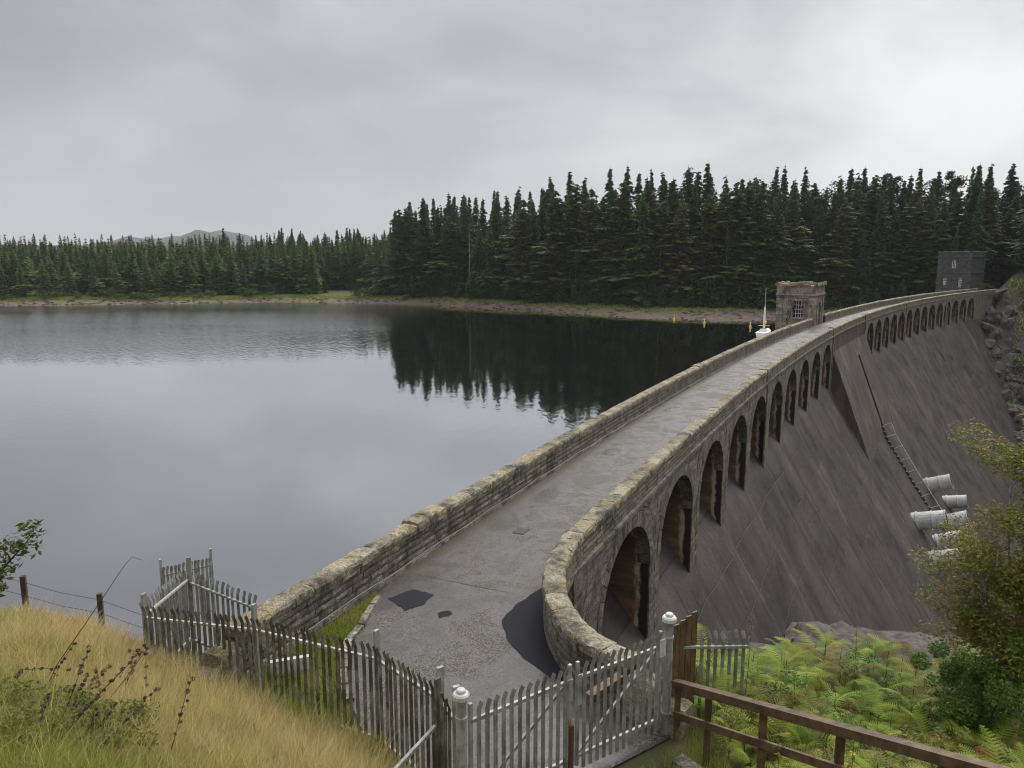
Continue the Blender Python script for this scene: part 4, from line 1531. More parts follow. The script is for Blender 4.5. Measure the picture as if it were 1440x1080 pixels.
def fence_run(name, label, pts, mat, railmat, post_extra=0.0, hgt=2.0, pitch=.155, posts=None, group=None, flip=False, railoff=.045):
    """pts: list of (x,y,z_top) corner points"""
    F_ = empty(name, (pts[0][0], pts[0][1], pts[0][2] - hgt))
    tag(F_, label, 'fence', group)
    O = np.array(F_.location)
    for bi, (p, q) in enumerate(zip(pts[:-1], pts[1:])):
        p, q = np.array(p, float), np.array(q, float)
        L = np.linalg.norm((q - p)[:2])
        d = (q - p) / L
        rz = math.atan2(d[1], d[0])
        nrm_ = np.array((sin(rz), -cos(rz), 0)) * (-1 if flip else 1)
        n_ = int(round(L / pitch))
        for i in range(n_):
            c = p + d * (i + .5) * L / n_
            o = link('pale', pale(hgt, mat), F_, tuple(c - (0, 0, hgt) - O + np.array((0, 0, random.uniform(-.012, .012)))))
            o.rotation_euler = (random.uniform(-.01, .01), random.uniform(-.007, .007), rz + (pi if flip else 0))
        for zr in (-.27, -hgt + .3):
            mb = MB()
            mb.bar(p + (0, 0, zr) - nrm_ * railoff - O, q + (0, 0, zr) - nrm_ * railoff - O, .05, .045)
            mb.build('rail', MATS[railmat], F_)
        for e, pt in enumerate((p, q)):
            if e == 1 and bi < len(pts) - 2: continue
            if posts is not None and not posts[bi + e]: continue
            mb = MB()
            mb.box(tuple(pt - (0, 0, (hgt - post_extra) / 2) - nrm_ * .09 - O), (.055, .10, hgt + post_extra + .35), rz)
            mb.build('post', MATS['galvanised'], F_)
    return F_


f = fence_run('palisade_fence', 'long old grey palisade fence behind the golden grass, left of the gate',
          [(-0.86, 9.86, 1.9), (-1.12, 10.35, 1.9), (-2.28, 11.75, 1.75), (-4.78, 13.2, 1.52), (-7.35, 14.3, 1.22)], 'old_galvanised', 'bright_rail', 0.04, flip=True)
O = np.array(f.location)
mb = MB()                                                 # tall spear-topped post and its raking stay
mb.box(tuple(np.array((-1.08, 10.3, 0.95)) - O), (.10, .045, 2.1), .9)
mb.build('spear_post', MATS['old_galvanised'], f)
mb = MB()
mb.bar(np.array((-1.12, 10.28, 1.25)) - O, np.array((-2.0, 9.3, 0.75)) - O, .05, .05)
mb.build('stay', MATS['bright_rail'], f)
fence_run('palisade_fence', 'bright steel palisade panel running back towards the loch, left corner of the compound',
          [(-7.35, 14.3, 1.26), (-7.62, 17.0, .86)], 'galvanised', 'bright_rail', .1, flip=True, posts=[False, True])
fence_run('palisade_fence', 'bright steel palisade panel between the corner post and the parapet end',
          [(-7.58, 17.05, .80), (-5.75, 16.35, .46)], 'galvanised', 'galvanised', .0, flip=True, posts=[False, False])
fence_run('palisade_fence', 'short palisade panel standing low by the water, furthest from the road',
          [(-10.1, 21.0, -.80), (-9.0, 21.9, -.83)], 'galvanised', 'bright_rail', .06, pitch=.11)
fence_run('palisade_fence', 'short bright palisade fence among the ferns right of the gate',
          [(2.85, 12.45, 1.62), (4.25, 13.0, 1.34)], 'galvanised', 'galvanised', .0, flip=True, posts=[False, False])


def gate_post(label, x, y):
    T = empty('gate_post', (x, y, 0))
    tag(T, label, 'post', 'gate posts')
    mb = MB(); mb.lathe([(.075, -.3), (.075, 1.98), (.08, 1.985), (.08, 2.02)], n=14)
    mb.build('shaft', MATS['galvanised'], T, smooth=False)
    mb = MB(); mb.lathe([(.078, 2.02), (.12, 2.045), (.12, 2.10), (.10, 2.125), (.07, 2.13), (.065, 2.165), (.05, 2.18), (0.0, 2.185)], n=16)
    mb.build('cap', MATS['white_paint'], T)
    for z in (.35, 1.72):
        mb = MB(); mb.lathe([(.082, z), (.088, z + .01), (.088, z + .05), (.082, z + .06)], n=12); mb.build('collar', MATS['galvanised'], T)
    return T


gate_post('round steel gate post with white cap, beside the long old fence', -.70, 9.72)
gate_post('round steel gate post with white cap, beside the brown timber board', 2.62, 12.0)


def gate_leaf(label, p, q):
    p, q = np.array((*p, 0.0)), np.array((*q, 0.0))
    L = np.linalg.norm(q - p); d = (q - p) / L; rz = math.atan2(d[1], d[0])
    T = empty('gate_leaf', tuple(p), rz)
    tag(T, label, 'gate', 'pair of palisade gates')
    n_ = 12
    for i in range(n_):
        c = (.08 + (L - .16) * (i + .5) / n_)
        o = link('pale', pale(1.8, 'galvanised'), T, (c, -.03, .10 + random.uniform(-.01, .01)))
        o.rotation_euler = (0, random.uniform(-.006, .006), 0)
    for z in (.30, 1.62):
        mb = MB(); mb.bar((.03, 0.025, z), (L - .03, .025, z), .05, .055); mb.build('rail', MATS['bright_rail'], T)
    for x in (.04, L - .04):
        mb = MB(); mb.box((x, .025, 1.02), (.05, .05, 1.75)); mb.build('stile', MATS['galvanised'], T)
    return T, L


lm = (0.96, 10.89)
g1, L1 = gate_leaf('left leaf of the steel palisade gate, next to the golden grass', (-.60, 9.79), (lm[0] - .03, lm[1] - .02))
mb = MB(); mb.bar((.08, .05, .34), (L1 - .1, .05, 1.58), .04, .045); mb.build('brace', MATS['bright_rail'], g1)
mb = MB(); mb.box((L1 - .06, -.02, 1.5), (.09, .02, .35)); mb.build('lock_plate', MATS['galvanised'], g1)
mb = MB(); mb.box((L1 - .05, -.04, .55), (.07, .05, .75)); mb.build('drop_bolt', MATS['rust'], g1)
g2, L2 = gate_leaf('right leaf of the steel palisade gate, in front of the curved wall end', (lm[0] + .03, lm[1] + .02), (2.52, 11.93))
mb = MB(); mb.bar((.1, .05, .34), (L2 - .08, .05, 1.58), .04, .045); mb.build('brace', MATS['bright_rail'], g2)
mb = MB(); mb.box((.05, -.02, 1.45), (.08, .02, .5)); mb.build('lock_plate', MATS['galvanised'], g2)
mb = MB(); mb.box((L2 - .05, -.03, 1.62), (.14, .03, .3)); mb.build('hinge_plate', MATS['white_paint'], g2)

# rusty board and timber behind the right gate post
T = empty('timber_hoarding', (2.95, 12.3, 0)); tag(T, 'brown timber hoarding of upright boards standing behind the right gate post', 'hoarding')
for i in range(4):
    mb = MB(); mb.box((-.12 + i * .118, .05 + i * .075, .9 + .02 * i), (.115, .03, 1.8 + i * .045), .55)
    mb.build('board', MATS['timber'], T)
T = empty('timber_baulk', (1.55, 11.9, .9)); tag(T, 'short brown timber baulk lying on the wall end behind the right gate leaf', 'timber')
mb = MB(); mb.bar((-.28, -.22, -.06), (.3, .2, .06), .16, .14); mb.build('baulk', MATS['timber'], T)

# ---- timber rail fence climbing beside the steps
A_ = np.array((2.72, 11.85, 1.0)); B_ = np.array((5.35, 6.85, 2.83))
d_ = B_ - A_
T = empty('timber_rail_fence', tuple(A_ - (0, 0, 1.0))); tag(T, 'wet brown timber post and rail fence climbing from the gate to the right corner', 'fence')
O = A_ - np.array((0, 0, 1.0))
for zz, wd, ht in ((0.0, .14, .13), (-.56, .05, .12)):
    mb = MB()
    e = B_ + d_ * .25
    mb.bar(A_ + (0, 0, zz) - O, e + (0, 0, zz) - O, wd, ht)
    mb.build('top_rail' if zz == 0 else 'lower_rail', MATS['timber'], T)
for t in (0.0, .13, .33, .56, .80, 1.05):
    p = A_ + d_ * t
    zg = min(gz(p[0], p[1]), p[2] - .9)
    mb = MB(); mb.box(tuple(np.array((p[0] + .06, p[1] + .03, (zg - .3 + p[2] - .066) / 2)) - O), (.10, .10, p[2] - .066 - zg + .3), -.2)
    mb.build('post', MATS['timber'], T)

# ---- wooden posts of the old wire fence on the bank
tops = []
for (x, y, z) in ((-11.43, 17.0, .68), (-9.68, 17.0, .24)):
    g_ = gz(x, y)
    T = MB(); T.box((0, 0, (z - (g_ - .4)) / 2), (.11, .11, z - (g_ - .4)), .3)
    o = T.build('fence_post', MATS['dark_timber']); o.location = (x, y, g_ - .4)
    tag(o, 'dark wooden fence post on the grassy bank, ' + ('leftmost of the two' if x < -11 else 'beside the bent dead stem'), 'post', 'wooden posts on the bank')
    tops.append((x, y, z))
mb = MB()
for k_ in (.12, .45):
    p, q = np.array(tops[0]), np.array(tops[1])
    ex = p + (p - q) * 1.2; ex2 = q + (q - p) * .9
    pts = [ex + (0, 0, -k_), p + (0, -.06, -k_), (p + q) / 2 + (0, -.06, -k_ - .05), q + (0, -.06, -k_), ex2 + (0, 0, -k_ - .25)]
    mb.tube(pts, .006, 4)
o = mb.build('wire', MATS['dark_timber']); tag(o, 'thin wires strung between the two wooden posts on the bank', 'wire')

# ---- kerb of pale stones round the grass plot, slabs by the gate
T = empty('stone_kerb', (-3.2, 15.8, 0)); tag(T, 'broken kerb of pale stones between the asphalt and the grass plot', 'kerb')
kp = [(-3.18, 17.3), (-3.24, 16.8), (-3.30, 16.3), (-3.30, 15.8), (-3.45, 15.2), (-3.42, 14.6), (-3.3, 14.0), (-3.15, 13.4), (-2.95, 12.9)]
for (x0, y0), (x1, y1) in zip(kp[:-1], kp[1:]):
    mb = MB(); c = ((x0 + x1) / 2, (y0 + y1) / 2)
    ln = math.hypot(x1 - x0, y1 - y0)
    mb.box((c[0] + 3.2, c[1] - 15.8, .02), (ln - .05, .15 + random.uniform(-.03, .03), .12), math.atan2(y1 - y0, x1 - x0))
    mb.v = [(a_ + random.uniform(-.02, .02), b_ + random.uniform(-.02, .02), c_ + random.uniform(-.012, .012)) for a_, b_, c_ in mb.v]
    mb.build('kerb_stone', MATS['kerb_stone'], T)
for i, (x, y, rz, lab) in enumerate(((2.85, 11.0, -.9, 'flat stone slab on the ground just inside the timber fence, nearer the gate'), (3.15, 10.35, -.75, 'flat stone slab on the ground under the timber fence, further from the gate'),
                                     (-4.35, 14.0, .3, 'low white slab standing in the grass plot behind the palisade'))):
    mb = MB(); z = max(gz(x, y), -.1) + .05
    mb.box((0, 0, 0), (.62, .26, .14) if i < 2 else (.8, .12, .32), rz)
    mb.v = [(a_ + random.uniform(-.02, .02), b_ + random.uniform(-.02, .02), c_ + random.uniform(-.02, .02)) for a_, b_, c_ in mb.v]
    o = mb.build('stone_slab', MATS['kerb_stone'] if i < 2 else MATS['white_paint']); o.location = (x, y, z + (.1 if i == 2 else 0)); tag(o, lab, 'slab')

# iron cover in the road
T = empty('drain_cover', (0.27, 21.8, .012)); tag(T, 'dark square iron cover set in the road', 'cover'); T.rotation_euler = (0, 0, head(0))
mb = MB(); mb.box((0, 0, .004), (.42, .3, .02)); mb.build('plate', MATS['iron_cover'], T)
mb = MB(); mb.box((0, 0, .008), (.48, .36, .008)); mb.build('frame', MATS['iron_cover'], T)

# cable clipped along the foot of the left parapet
mb = MB()
pts = [cur(a_, 1.84 - .01 * sin(a_ * 3), .13 + .02 * sin(a_ * 1.7)) for a_ in np.arange(-1.5, 40, .8)]
mb.tube(pts, .010, 5)
tag(mb.build('cable', MATS['cable']), 'thin pale cable running along the foot of the left parapet', 'cable')

# ================================================================== OUTLET PIPES, STAIR ON THE SLOPE
def pipe(label, x, y, z, L, r, yaw, tilt):
    T = empty('outlet_pipe', (x, y, z)); T.rotation_euler = (0, tilt, yaw)
    tag(T, label, 'pipe', 'outlet pipes at the foot of the dam')
    mb = MB(); n = 20
    def ring(xp, rr): return [(xp, rr * cos(2 * pi * k / n), rr * sin(2 * pi * k / n)) for k in range(n)]
    prof_ = [(-2.2, r), (L, r)]
    V, F = [], []
    for xp, rr in prof_: V += ring(xp, rr)
    for k in range(n): F.append((k, (k + 1) % n, n + (k + 1) % n, n + k))
    F.append(tuple(n + k for k in range(n)))
    mb.add(V, F); mb.build('barrel', MATS['pipe_paint'], T, smooth=False)
    for xp, wd, ex in ((.05, .22, .10), (L * .52, .16, .06), (L - .14, .14, .05)):
        mb = MB(); V, F = [], []
        for q, rr in ((xp, r + .004), (xp + .03, r + ex), (xp + wd - .03, r + ex), (xp + wd, r + .004)): V += ring(q, rr)
        for j in range(3):
            for k in range(n): F.append((j * n + k, j * n + (k + 1) % n, (j + 1) * n + (k + 1) % n, (j + 1) * n + k))
        mb.add(V, F); mb.build('flange', MATS['pipe_paint'], T)
    mb = MB(); V = ring(L + .004, r * .82); mb.add(V, [tuple(range(n))]); mb.build('mouth', MATS['pipe_dark'], T)
    mb = MB(); mb.bar((L * .3, 0, -r), (L * .05 - .6, .2, -r - 1.9), .09, .09); mb.build('strut', MATS['pipe_paint'], T)


PIPES = [((50.86, 90.9, -19.47), 2.4, .36, .80, 'topmost of the grey outlet pipes on the slope'),
         ((42.72, 77.9, -19.44), 2.6, .27, .82, 'leftmost grey outlet pipe, next below the topmost'),
         ((51.49, 87.4, -22.96), 2.2, .39, .85, 'grey outlet pipe just right of the leftmost one'),
         ((54.66, 93.2, -22.30), 2.1, .21, .70, 'grey outlet pipe half hidden by the rowan leaves'),
         ((46.07, 79.4, -22.46), 2.4, .42, .80, 'grey outlet pipe second from the bottom'),
         ((42.89, 74.4, -22.29), 2.6, .33, .76, 'lowest of the grey outlet pipes on the slope')]
for (x, y, z), L, tl, r_, lab in PIPES:
    pipe(lab, x, y, z, L * 1.12, r_ * 1.14, -.56, -tl)
# stair rail down the block
T = empty('stair_handrail', tuple(dn(86.6, blk_s(-11), -11))); tag(T, 'pale metal handrail of the steep stair down the dam face', 'handrail')
O = np.array(T.location)
zz = list(np.arange(-11.5, -27, -1.3))
pp = [dn(86.9, max(blk_s(z), slope_s(z)) + .9, z + .5) - O for z in zz]
mb = MB(); mb.tube(pp, .05, 5); mb.build('rail', MATS['white_paint'], T)
for p in pp:
    mb = MB(); mb.tube([p, p + np.array(dn(86.9, 0, 0)) - np.array(dn(86.9, .9, 0)) * 1.0 + (0, 0, -.5)], .035, 4); mb.build('stanchion', MATS['white_paint'], T)
for i, z in enumerate(np.arange(-11.5, -27, -.55)):
    c = dn(86.2, max(blk_s(z), slope_s(z)) + .12, z) - O
    mb = MB(); mb.box(tuple(c), (.5, .22, .12), head(86)); mb.build('step', MATS['pipe_dark'], T)

# ================================================================== ON THE WATER
for i, (x, y, lab) in enumerate(((40.49, 192.08, 'yellow marker buoy, leftmost of the three'), (45.15, 180.4, 'yellow and white marker buoy, middle of the three'), (52.72, 169.92, 'yellow marker buoy nearest the moored boat'))):
    T = empty('marker_buoy', (x, y, WATER)); T.scale = (.62, .62, .62); tag(T, lab, 'buoy', 'yellow marker buoys')
    mb = MB(); mb.lathe([(.0, -.5), (.4, -.45), (.5, -.1), (.5, .35), (.38, .5), (.18, .55)], n=12); mb.build('float', MATS['buoy_yellow'], T)
    mb = MB(); mb.lathe([(.16, .55), (.16, 1.05 + .1 * i), (.0, 1.06 + .1 * i)], n=8); mb.build('staff', MATS['buoy_white' if i else 'buoy_yellow'], T)
    mb = MB(); mb.lathe([(.2, 1.06 + .1 * i), (.3, 1.15 + .1 * i), (.3, 1.4 + .1 * i), (.0, 1.55 + .1 * i)], n=8); mb.build('top_mark', MATS['buoy_yellow'], T)
T = empty('moored_boat', (49.4, 150.5, WATER)); T.rotation_euler = (0, 0, 1.0)
tag(T, 'white moored sailing boat with bare mast just beyond the parapet', 'boat')
mb = MB(); V, F = [], []
st_ = [(-2.9, .8, .75), (-2.0, 1.05, .8), (0, 1.2, .85), (1.6, .95, .95), (2.6, .5, 1.1), (3.2, .04, 1.25)]
for x, hw, hz_ in st_:
    V += [(x, -hw, hz_), (x, -hw * .8, .1), (x, 0, -.35), (x, hw * .8, .1), (x, hw, hz_), (x, 0, hz_ + .08)]
for i in range(5):
    for k in range(6): F.append((i * 6 + k, i * 6 + (k + 1) % 6, (i + 1) * 6 + (k + 1) % 6, (i + 1) * 6 + k))
F.append((0, 5, 4, 3, 2, 1)); mb.add(V, F); mb.build('hull', MATS['buoy_white'], T)
mb = MB(); mb.add([(-1.2, -.7, .9), (1.3, -.55, .95), (1.3, .55, .95), (-1.2, .7, .9), (-.9, -.5, 1.4), (.8, -.4, 1.35), (.8, .4, 1.35), (-.9, .5, 1.4)],
                  [(0, 1, 5, 4), (1, 2, 6, 5), (2, 3, 7, 6), (3, 0, 4, 7), (4, 5, 6, 7)]); mb.build('cabin', MATS['buoy_white'], T)
mb = MB(); mb.lathe([(.14, .9), (.12, 6.0), (.05, 6.05), (.045, 9.4)], n=8); mb.build('mast', MATS['window_bar'], T)
mb = MB(); mb.lathe([(.24, 1.5), (.2, 5.4), (.1, 5.7)], n=8); mb.build('furled_sail', MATS['buoy_white'], T)
mb = MB(); mb.bar((-.0, -1.1, 2.0), (0, 1.1, 2.0), .1, .1); mb.build('spreader', MATS['buoy_white'], T)
mb = MB(); mb.lathe([(.0, 2.3), (.25, 2.4), (.25, 2.8), (0, 2.9)], c=(-.35, -.3, 0), n=8); mb.build('fender', MATS['buoy_yellow'], T)

# ================================================================== TREES
def tris_mesh(name, T_, mat, origin=None):
    """T_ (n,3,3)"""
    V = T_.reshape(-1, 3)
    F = np.arange(len(V)).reshape(-1, 3)
    return mesh_np(name, V, F, [MATS[mat]])


def conifer(seed, H, R, droop, whorl=0.62, nb=6, base=0.06, npt=7, mat='spruce_needles', ragged=0.25, taper=1.0, fill=0.5):
    r = np.random.default_rng(seed)
    tr = []
    h = base * H
    while h < H * .985:
        f = 1 - (h - base * H) / (H * (1 - base))
        wob = 1 + .16 * sin(h * .55 + seed * 1.7) + .10 * sin(h * 1.3 + seed)
        Lm = R * (f ** taper) * wob * (1.0 if f < .88 else 1 - (f - .88) * 2.2)
        gapd = 2.2 * sin(h * .31 + seed * 2.3)
        n_ = nb if f > .12 else 4
        ph = r.uniform(0, 6.3)
        for b in range(n_):
            if r.random() < .08: continue
            L = max(.22, Lm * r.uniform(1 - ragged, 1 + ragged * .6))
            an = ph + 2 * pi * b / n_ + r.uniform(-.35, .35)
            L *= 1 + .28 * cos(an - gapd)
            hb = h + r.uniform(-.55, .55) * min(1, H / 20)
            out = np.array((cos(an), sin(an), 0)); side = np.array((-sin(an), cos(an), 0))
            dr = droop * r.uniform(.6, 1.4)
            for i in range(npt):
                t = (i + .6) / npt
                p = out * L * t + np.array((0, 0, hb - dr * L * t * t + .10 * L * t))
                wd = (.40 * L * (1 - t) + .16 + .1 * L * (t > .3)) * r.uniform(.65, 1.2)
                for sg in (-1, 1):
                    tip = p + side * sg * wd + out * wd * .55 + np.array((0, 0, -wd * r.uniform(.15, .55)))
                    q = p + out * L / npt * 1.3 + np.array((0, 0, -.03 * L))
                    tr.append((p - out * .08, tip, q))
                if r.random() < fill:
                    s_ = r.uniform(.2, .5) * (1 + .04 * L)
                    an2 = r.uniform(0, 6.3)
                    e = np.array((cos(an2), sin(an2), -.5)) * s_
                    tr.append((p, p + e, p + np.array((0, 0, -s_ * 1.1)) + out * .2))
        h += whorl * r.uniform(.75, 1.25) * (.55 + .5 * f)
    # leader
    tr.append((np.array((-.07, 0, H * .97)), np.array((.07, 0, H * .97)), np.array((0, 0, H * 1.02))))
    T_ = np.array(tr)
    me = tris_mesh('crown', T_, mat)
    mb = MB(); mb.tube([(0, 0, -.8), (.03, 0, H * .35), (0, .04, H * .7), (0, 0, H * .99)], [H * .013 + .06, H * .011, H * .006, .02], 6)
    tm = mb.mesh('trunk', MATS['bark'])
    return me, tm


def pine(seed, H, mat='pine_needles'):
    r = np.random.default_rng(seed)
    tr = []; mb = MB()
    mb.tube([(0, 0, -.8), (.2, .1, H * .4), (-.1, .2, H * .75), (.1, 0, H * .97)], [.26, .2, .13, .04], 6)
    for b in range(26):
        hb = H * (.42 + .56 * r.random() ** .7); an = r.uniform(0, 6.3); L = H * .14 * r.uniform(.4, 1.1) * (1.15 - (hb / H - .6) * 1.6)
        c = np.array((cos(an) * L, sin(an) * L, hb + L * .35))
        mb.tube([(0, .1, hb), tuple(c)], [.07, .03], 4)
        for i in range(190):
            d = r.normal(0, 1, 3); d /= np.linalg.norm(d)
            p = c + d * (.4 + .6 * r.random()) * np.array((1.2, 1.2, .95)) * L * .6
            s_ = r.uniform(.2, .42)
            e1 = r.normal(0, 1, 3); e2 = r.normal(0, 1, 3)
            tr.append((p, p + e1 / np.linalg.norm(e1) * s_, p + e2 / np.linalg.norm(e2) * s_))
    return tris_mesh('crown', np.array(tr), mat), mb.mesh('trunk', MATS['bark'])


KIND = {}
KIND['spruce'] = [conifer(10 + i, 26, 4.3 + .5 * (i % 3), .30, ragged=.30 + .05 * (i % 2), whorl=.55, nb=7, npt=8, taper=1.0, fill=.8) for i in range(8)]
KIND['larch'] = [conifer(30 + i, 24, 4.6, .14, whorl=.55, mat='larch_needles', ragged=.5, taper=.62, nb=7, fill=1.3) for i in range(5)]
KIND['sapling'] = [conifer(50 + i, 6, 1.9, .12, whorl=.36, mat='sapling_needles', nb=7, base=.0, npt=6) for i in range(3)]
KIND['plantation'] = [conifer(60 + i, 18, 3.4 + .2 * i, .22, whorl=.55, mat='left_needles', nb=6, npt=5, ragged=.35, taper=.85, fill=.8) for i in range(5)]
KIND['pine'] = [pine(80 + i, 24) for i in range(3)]


def where_far(x, y):
    r_ = x / y
    if r_ < -.52: return 'at the far left of the loch'
    if r_ < -.40: return 'in front of the distant hill'
    if r_ < -.25: return 'left of the shore clearing'
    if r_ < -.16: return 'behind the shore clearing'
    if r_ < -.06: return 'at the left end of the dark forest'
    if r_ < .06: return 'where the dark forest reflects deepest'
    if r_ < .17: return 'left of the yellow buoys'
    if r_ < .29: return 'above the yellow buoys'
    if r_ < .42: return 'behind the small gate tower'
    if r_ < .53: return 'between the two towers'
    if r_ < .63: return 'around the dark valve house'
    return 'right of the dark valve house'


def plant_tree(name, kind, x, y, h, label, group, cat='tree', z=None):
    label = label + ', ' + where_far(x, y)
    group = group + ' ' + where_far(x, y)
    me, tm = random.choice(KIND[kind])
    base = {'spruce': 26, 'larch': 24, 'sapling': 6, 'plantation': 18, 'pine': 24}[kind]
    T = empty(name, (x, y, gz(x, y) - .1 if z is None else z), random.uniform(0, 6.28))
    s = h / base
    wv = s * random.uniform(.95, 1.35)
    T.scale = (wv, wv, s)
    tag(T, label, cat, group)
    link('crown', me, T); link('trunk', tm, T)
    return T


def shore_y(x): return float(np.interp(x, SHX, SHY))


# right-hand forest
RT = random.Random(5)
spots = []
def far_ok(x, y, dm):
    return all((x - a_) ** 2 + (y - b_) ** 2 > dm * dm for a_, b_ in spots)


tower_c = cur(206, 9)
def try_spots(n, xr, dr, dm, wfun=None, lim=6000):
    out = []
    k_ = 0
    while len(out) < n and k_ < lim:
        k_ += 1
        x = RT.uniform(*xr); d = RT.uniform(*dr)
        bw = float(np.interp(x, [-60, 0, 30, 90], [8, 10, 20, 12]))
        y = shore_y(x) + (bw + d) / .92
        if (x - tower_c[0]) ** 2 + (y - tower_c[1]) ** 2 < 81: continue
        a_, off_ = inv(x, y)
        if a_ > 195 and abs(off_) < 4.5: continue
        if off_ < 4.5 and a_ < 200: continue
        if far_ok(x, y, dm):
            spots.append((x, y)); out.append((x, y, d))
    return out


def spruce_h(x):
    return float(np.interp(x, [-45, -38, -20, 8, 16, 60, 100, 170], [26, 33, 34, 35, 37, 35, 32, 30]))


for (x, y, d) in try_spots(66, (-42, 175), (1, 10), 4.1):
    k_ = 'larch' if (14 < x < 66 and RT.random() < .62) or RT.random() < .16 else 'spruce'
    if k_ == 'larch':
        plant_tree('larch_tree', k_, x, y, spruce_h(x) * RT.uniform(.78, 1.0), 'tall olive-green larch in the front rows', 'larches in the far forest')
    else:
        plant_tree('spruce_tree', k_, x, y, spruce_h(x) * RT.choice((RT.uniform(.62, .85), RT.uniform(.85, 1.02), RT.uniform(.85, 1.02))), 'tall dark spruce in the front rows', 'front spruces of the far forest')
for (x, y, d) in try_spots(185, (-44, 190), (9, 46), 3.9):
    plant_tree('spruce_tree', 'spruce' if RT.random() < .8 else 'larch', x, y, spruce_h(x) * RT.uniform(.74, 1.07),
               'dark conifer in the rear rows', 'rear conifers of the far forest')
for (x, y, d) in try_spots(34, (70, 200), (12, 40), 4.5):
    plant_tree('pine_tree', 'pine', x, y, RT.uniform(25, 30.5), 'tall bare-stemmed skyline pine', 'skyline pines')
spots = []
for (x, y, d) in try_spots(75, (-40, 104), (-1.5, 3), 2.1):
    plant_tree('young_spruce', 'sapling', x, y, RT.uniform(3.5, 8), 'young green spruce on the shore edge', 'young spruces along the shore')
for (x, y, d) in try_spots(16, (-72, -44), (1, 28), 3.2):
    plant_tree('young_spruce', 'sapling', x, y, RT.uniform(2.5, 5), 'young green spruce in the clearing', 'young spruces in the clearing')
for i, (x, d) in enumerate(((-14, 3), (4, 4), (19, 3.5), (41, 3), (47, 5), (58, 4))):
    bw = float(np.interp(x, [-60, 0, 30, 90], [8, 10, 20, 12])); y = shore_y(x) + (bw + d) / .92
    h = RT.uniform(15, 23)
    T = empty('dead_tree', (x, y, gz(x, y))); tag(T, 'bare pale dead tree in the front row, ' + where_far(x, y) + (', left one' if i in (0, 3) else ', right one' if i in (1, 4) else ''), 'tree')
    mb = MB(); mb.tube([(0, 0, -.5), (.1, 0, h * .5), (-.05, 0, h)], [.2, .14, .05], 6); mb.build('trunk', MATS['pale_bark'], T)
    mb = MB()
    for q_ in range(26):
        hh_ = h * RT.uniform(.25, .97); an = RT.uniform(0, 6.3); L_ = RT.uniform(.6, 2.0) * (1.15 - hh_ / h)
        mb.tube([(0, 0, hh_), (cos(an) * L_, sin(an) * L_, hh_ - L_ * .2)], [.035, .01], 3)
    o = mb.build('dead_branches', MATS['pale_bark'], T); o['kind'] = 'stuff'
# left-hand plantation
spots = []
def clearing(x, y): return -70 < x < -47 and y < shore_y(x) + 30
cnt = 0
for (x, y, d) in try_spots(290, (-215, -38), (0.5, 62), 3.5, lim=14000):
    if clearing(x, y): continue
    front = d < 25
    plant_tree('plantation_conifer', 'plantation', x, y, (RT.uniform(13, 17) + float(np.interp(x, [-215, -100, -40], [0, 1.5, 4]))) * (.75 if d < 5 else 1),
               'mid green front plantation conifer' if front else 'small conifer in the rear plantation rows',
               'front plantation conifers' if front else 'rear plantation conifers')
for (x, y, d) in try_spots(45, (-125, -40), (60, 130), 4.5):
    plant_tree('spruce_tree', 'spruce', x, y, RT.uniform(18, 23), 'dark spruce on the rise', 'spruces behind the plantation')
# far wood as one mass beyond them
Ts = []
base_T = np.zeros((len(KIND['plantation'][0][0].vertices), 3), np.float32)
KIND['plantation'][0][0].vertices.foreach_get('co', base_T.ravel())
lite, _t = conifer(99, 18, 2.3, .2, whorl=.9, nb=6, npt=3, mat='left_needles')
bv = np.zeros(len(lite.vertices) * 3, np.float32); lite.vertices.foreach_get('co', bv); bv = bv.reshape(-1, 3)
chunks = []
for i in range(520):
    x = RT.uniform(-340, 40); y = shore_y(x) + RT.uniform(65, 200)
    s = RT.uniform(.75, 1.05) * 1.0; an = RT.uniform(0, 6.3)
    rot = np.array(((cos(an), -sin(an), 0), (sin(an), cos(an), 0), (0, 0, 1)))
    chunks.append(bv @ rot.T * np.array((1.5, 1.5, s)) + (x, y, gz(x, y)))
Vw = np.concatenate(chunks)
o = link('far_woods', mesh_np('far_woods', Vw, np.arange(len(Vw)).reshape(-1, 3), [MATS['left_needles']]))
tag(o, 'distant conifer wood covering the ground behind the plantation', 'wood', kind='stuff')

# bank trees right of the far abutment (valley side)
spots = []
for i in range(90):
    a_ = RT.uniform(196, 240); off_ = RT.uniform(-45, -6)
    x, y, _z = cur(a_, off_)
    if a_ < 212 and off_ > -10: continue
    if x / max(y, 1) < .60 or not far_ok(x, y, 3.6): continue
    spots.append((x, y))
    plant_tree('bank_spruce', 'spruce' if i % 3 else 'sapling', x, y, RT.uniform(14, 24) if i % 3 else RT.uniform(5, 8),
               'conifer on the valley bank', 'conifers on the far valley bank')


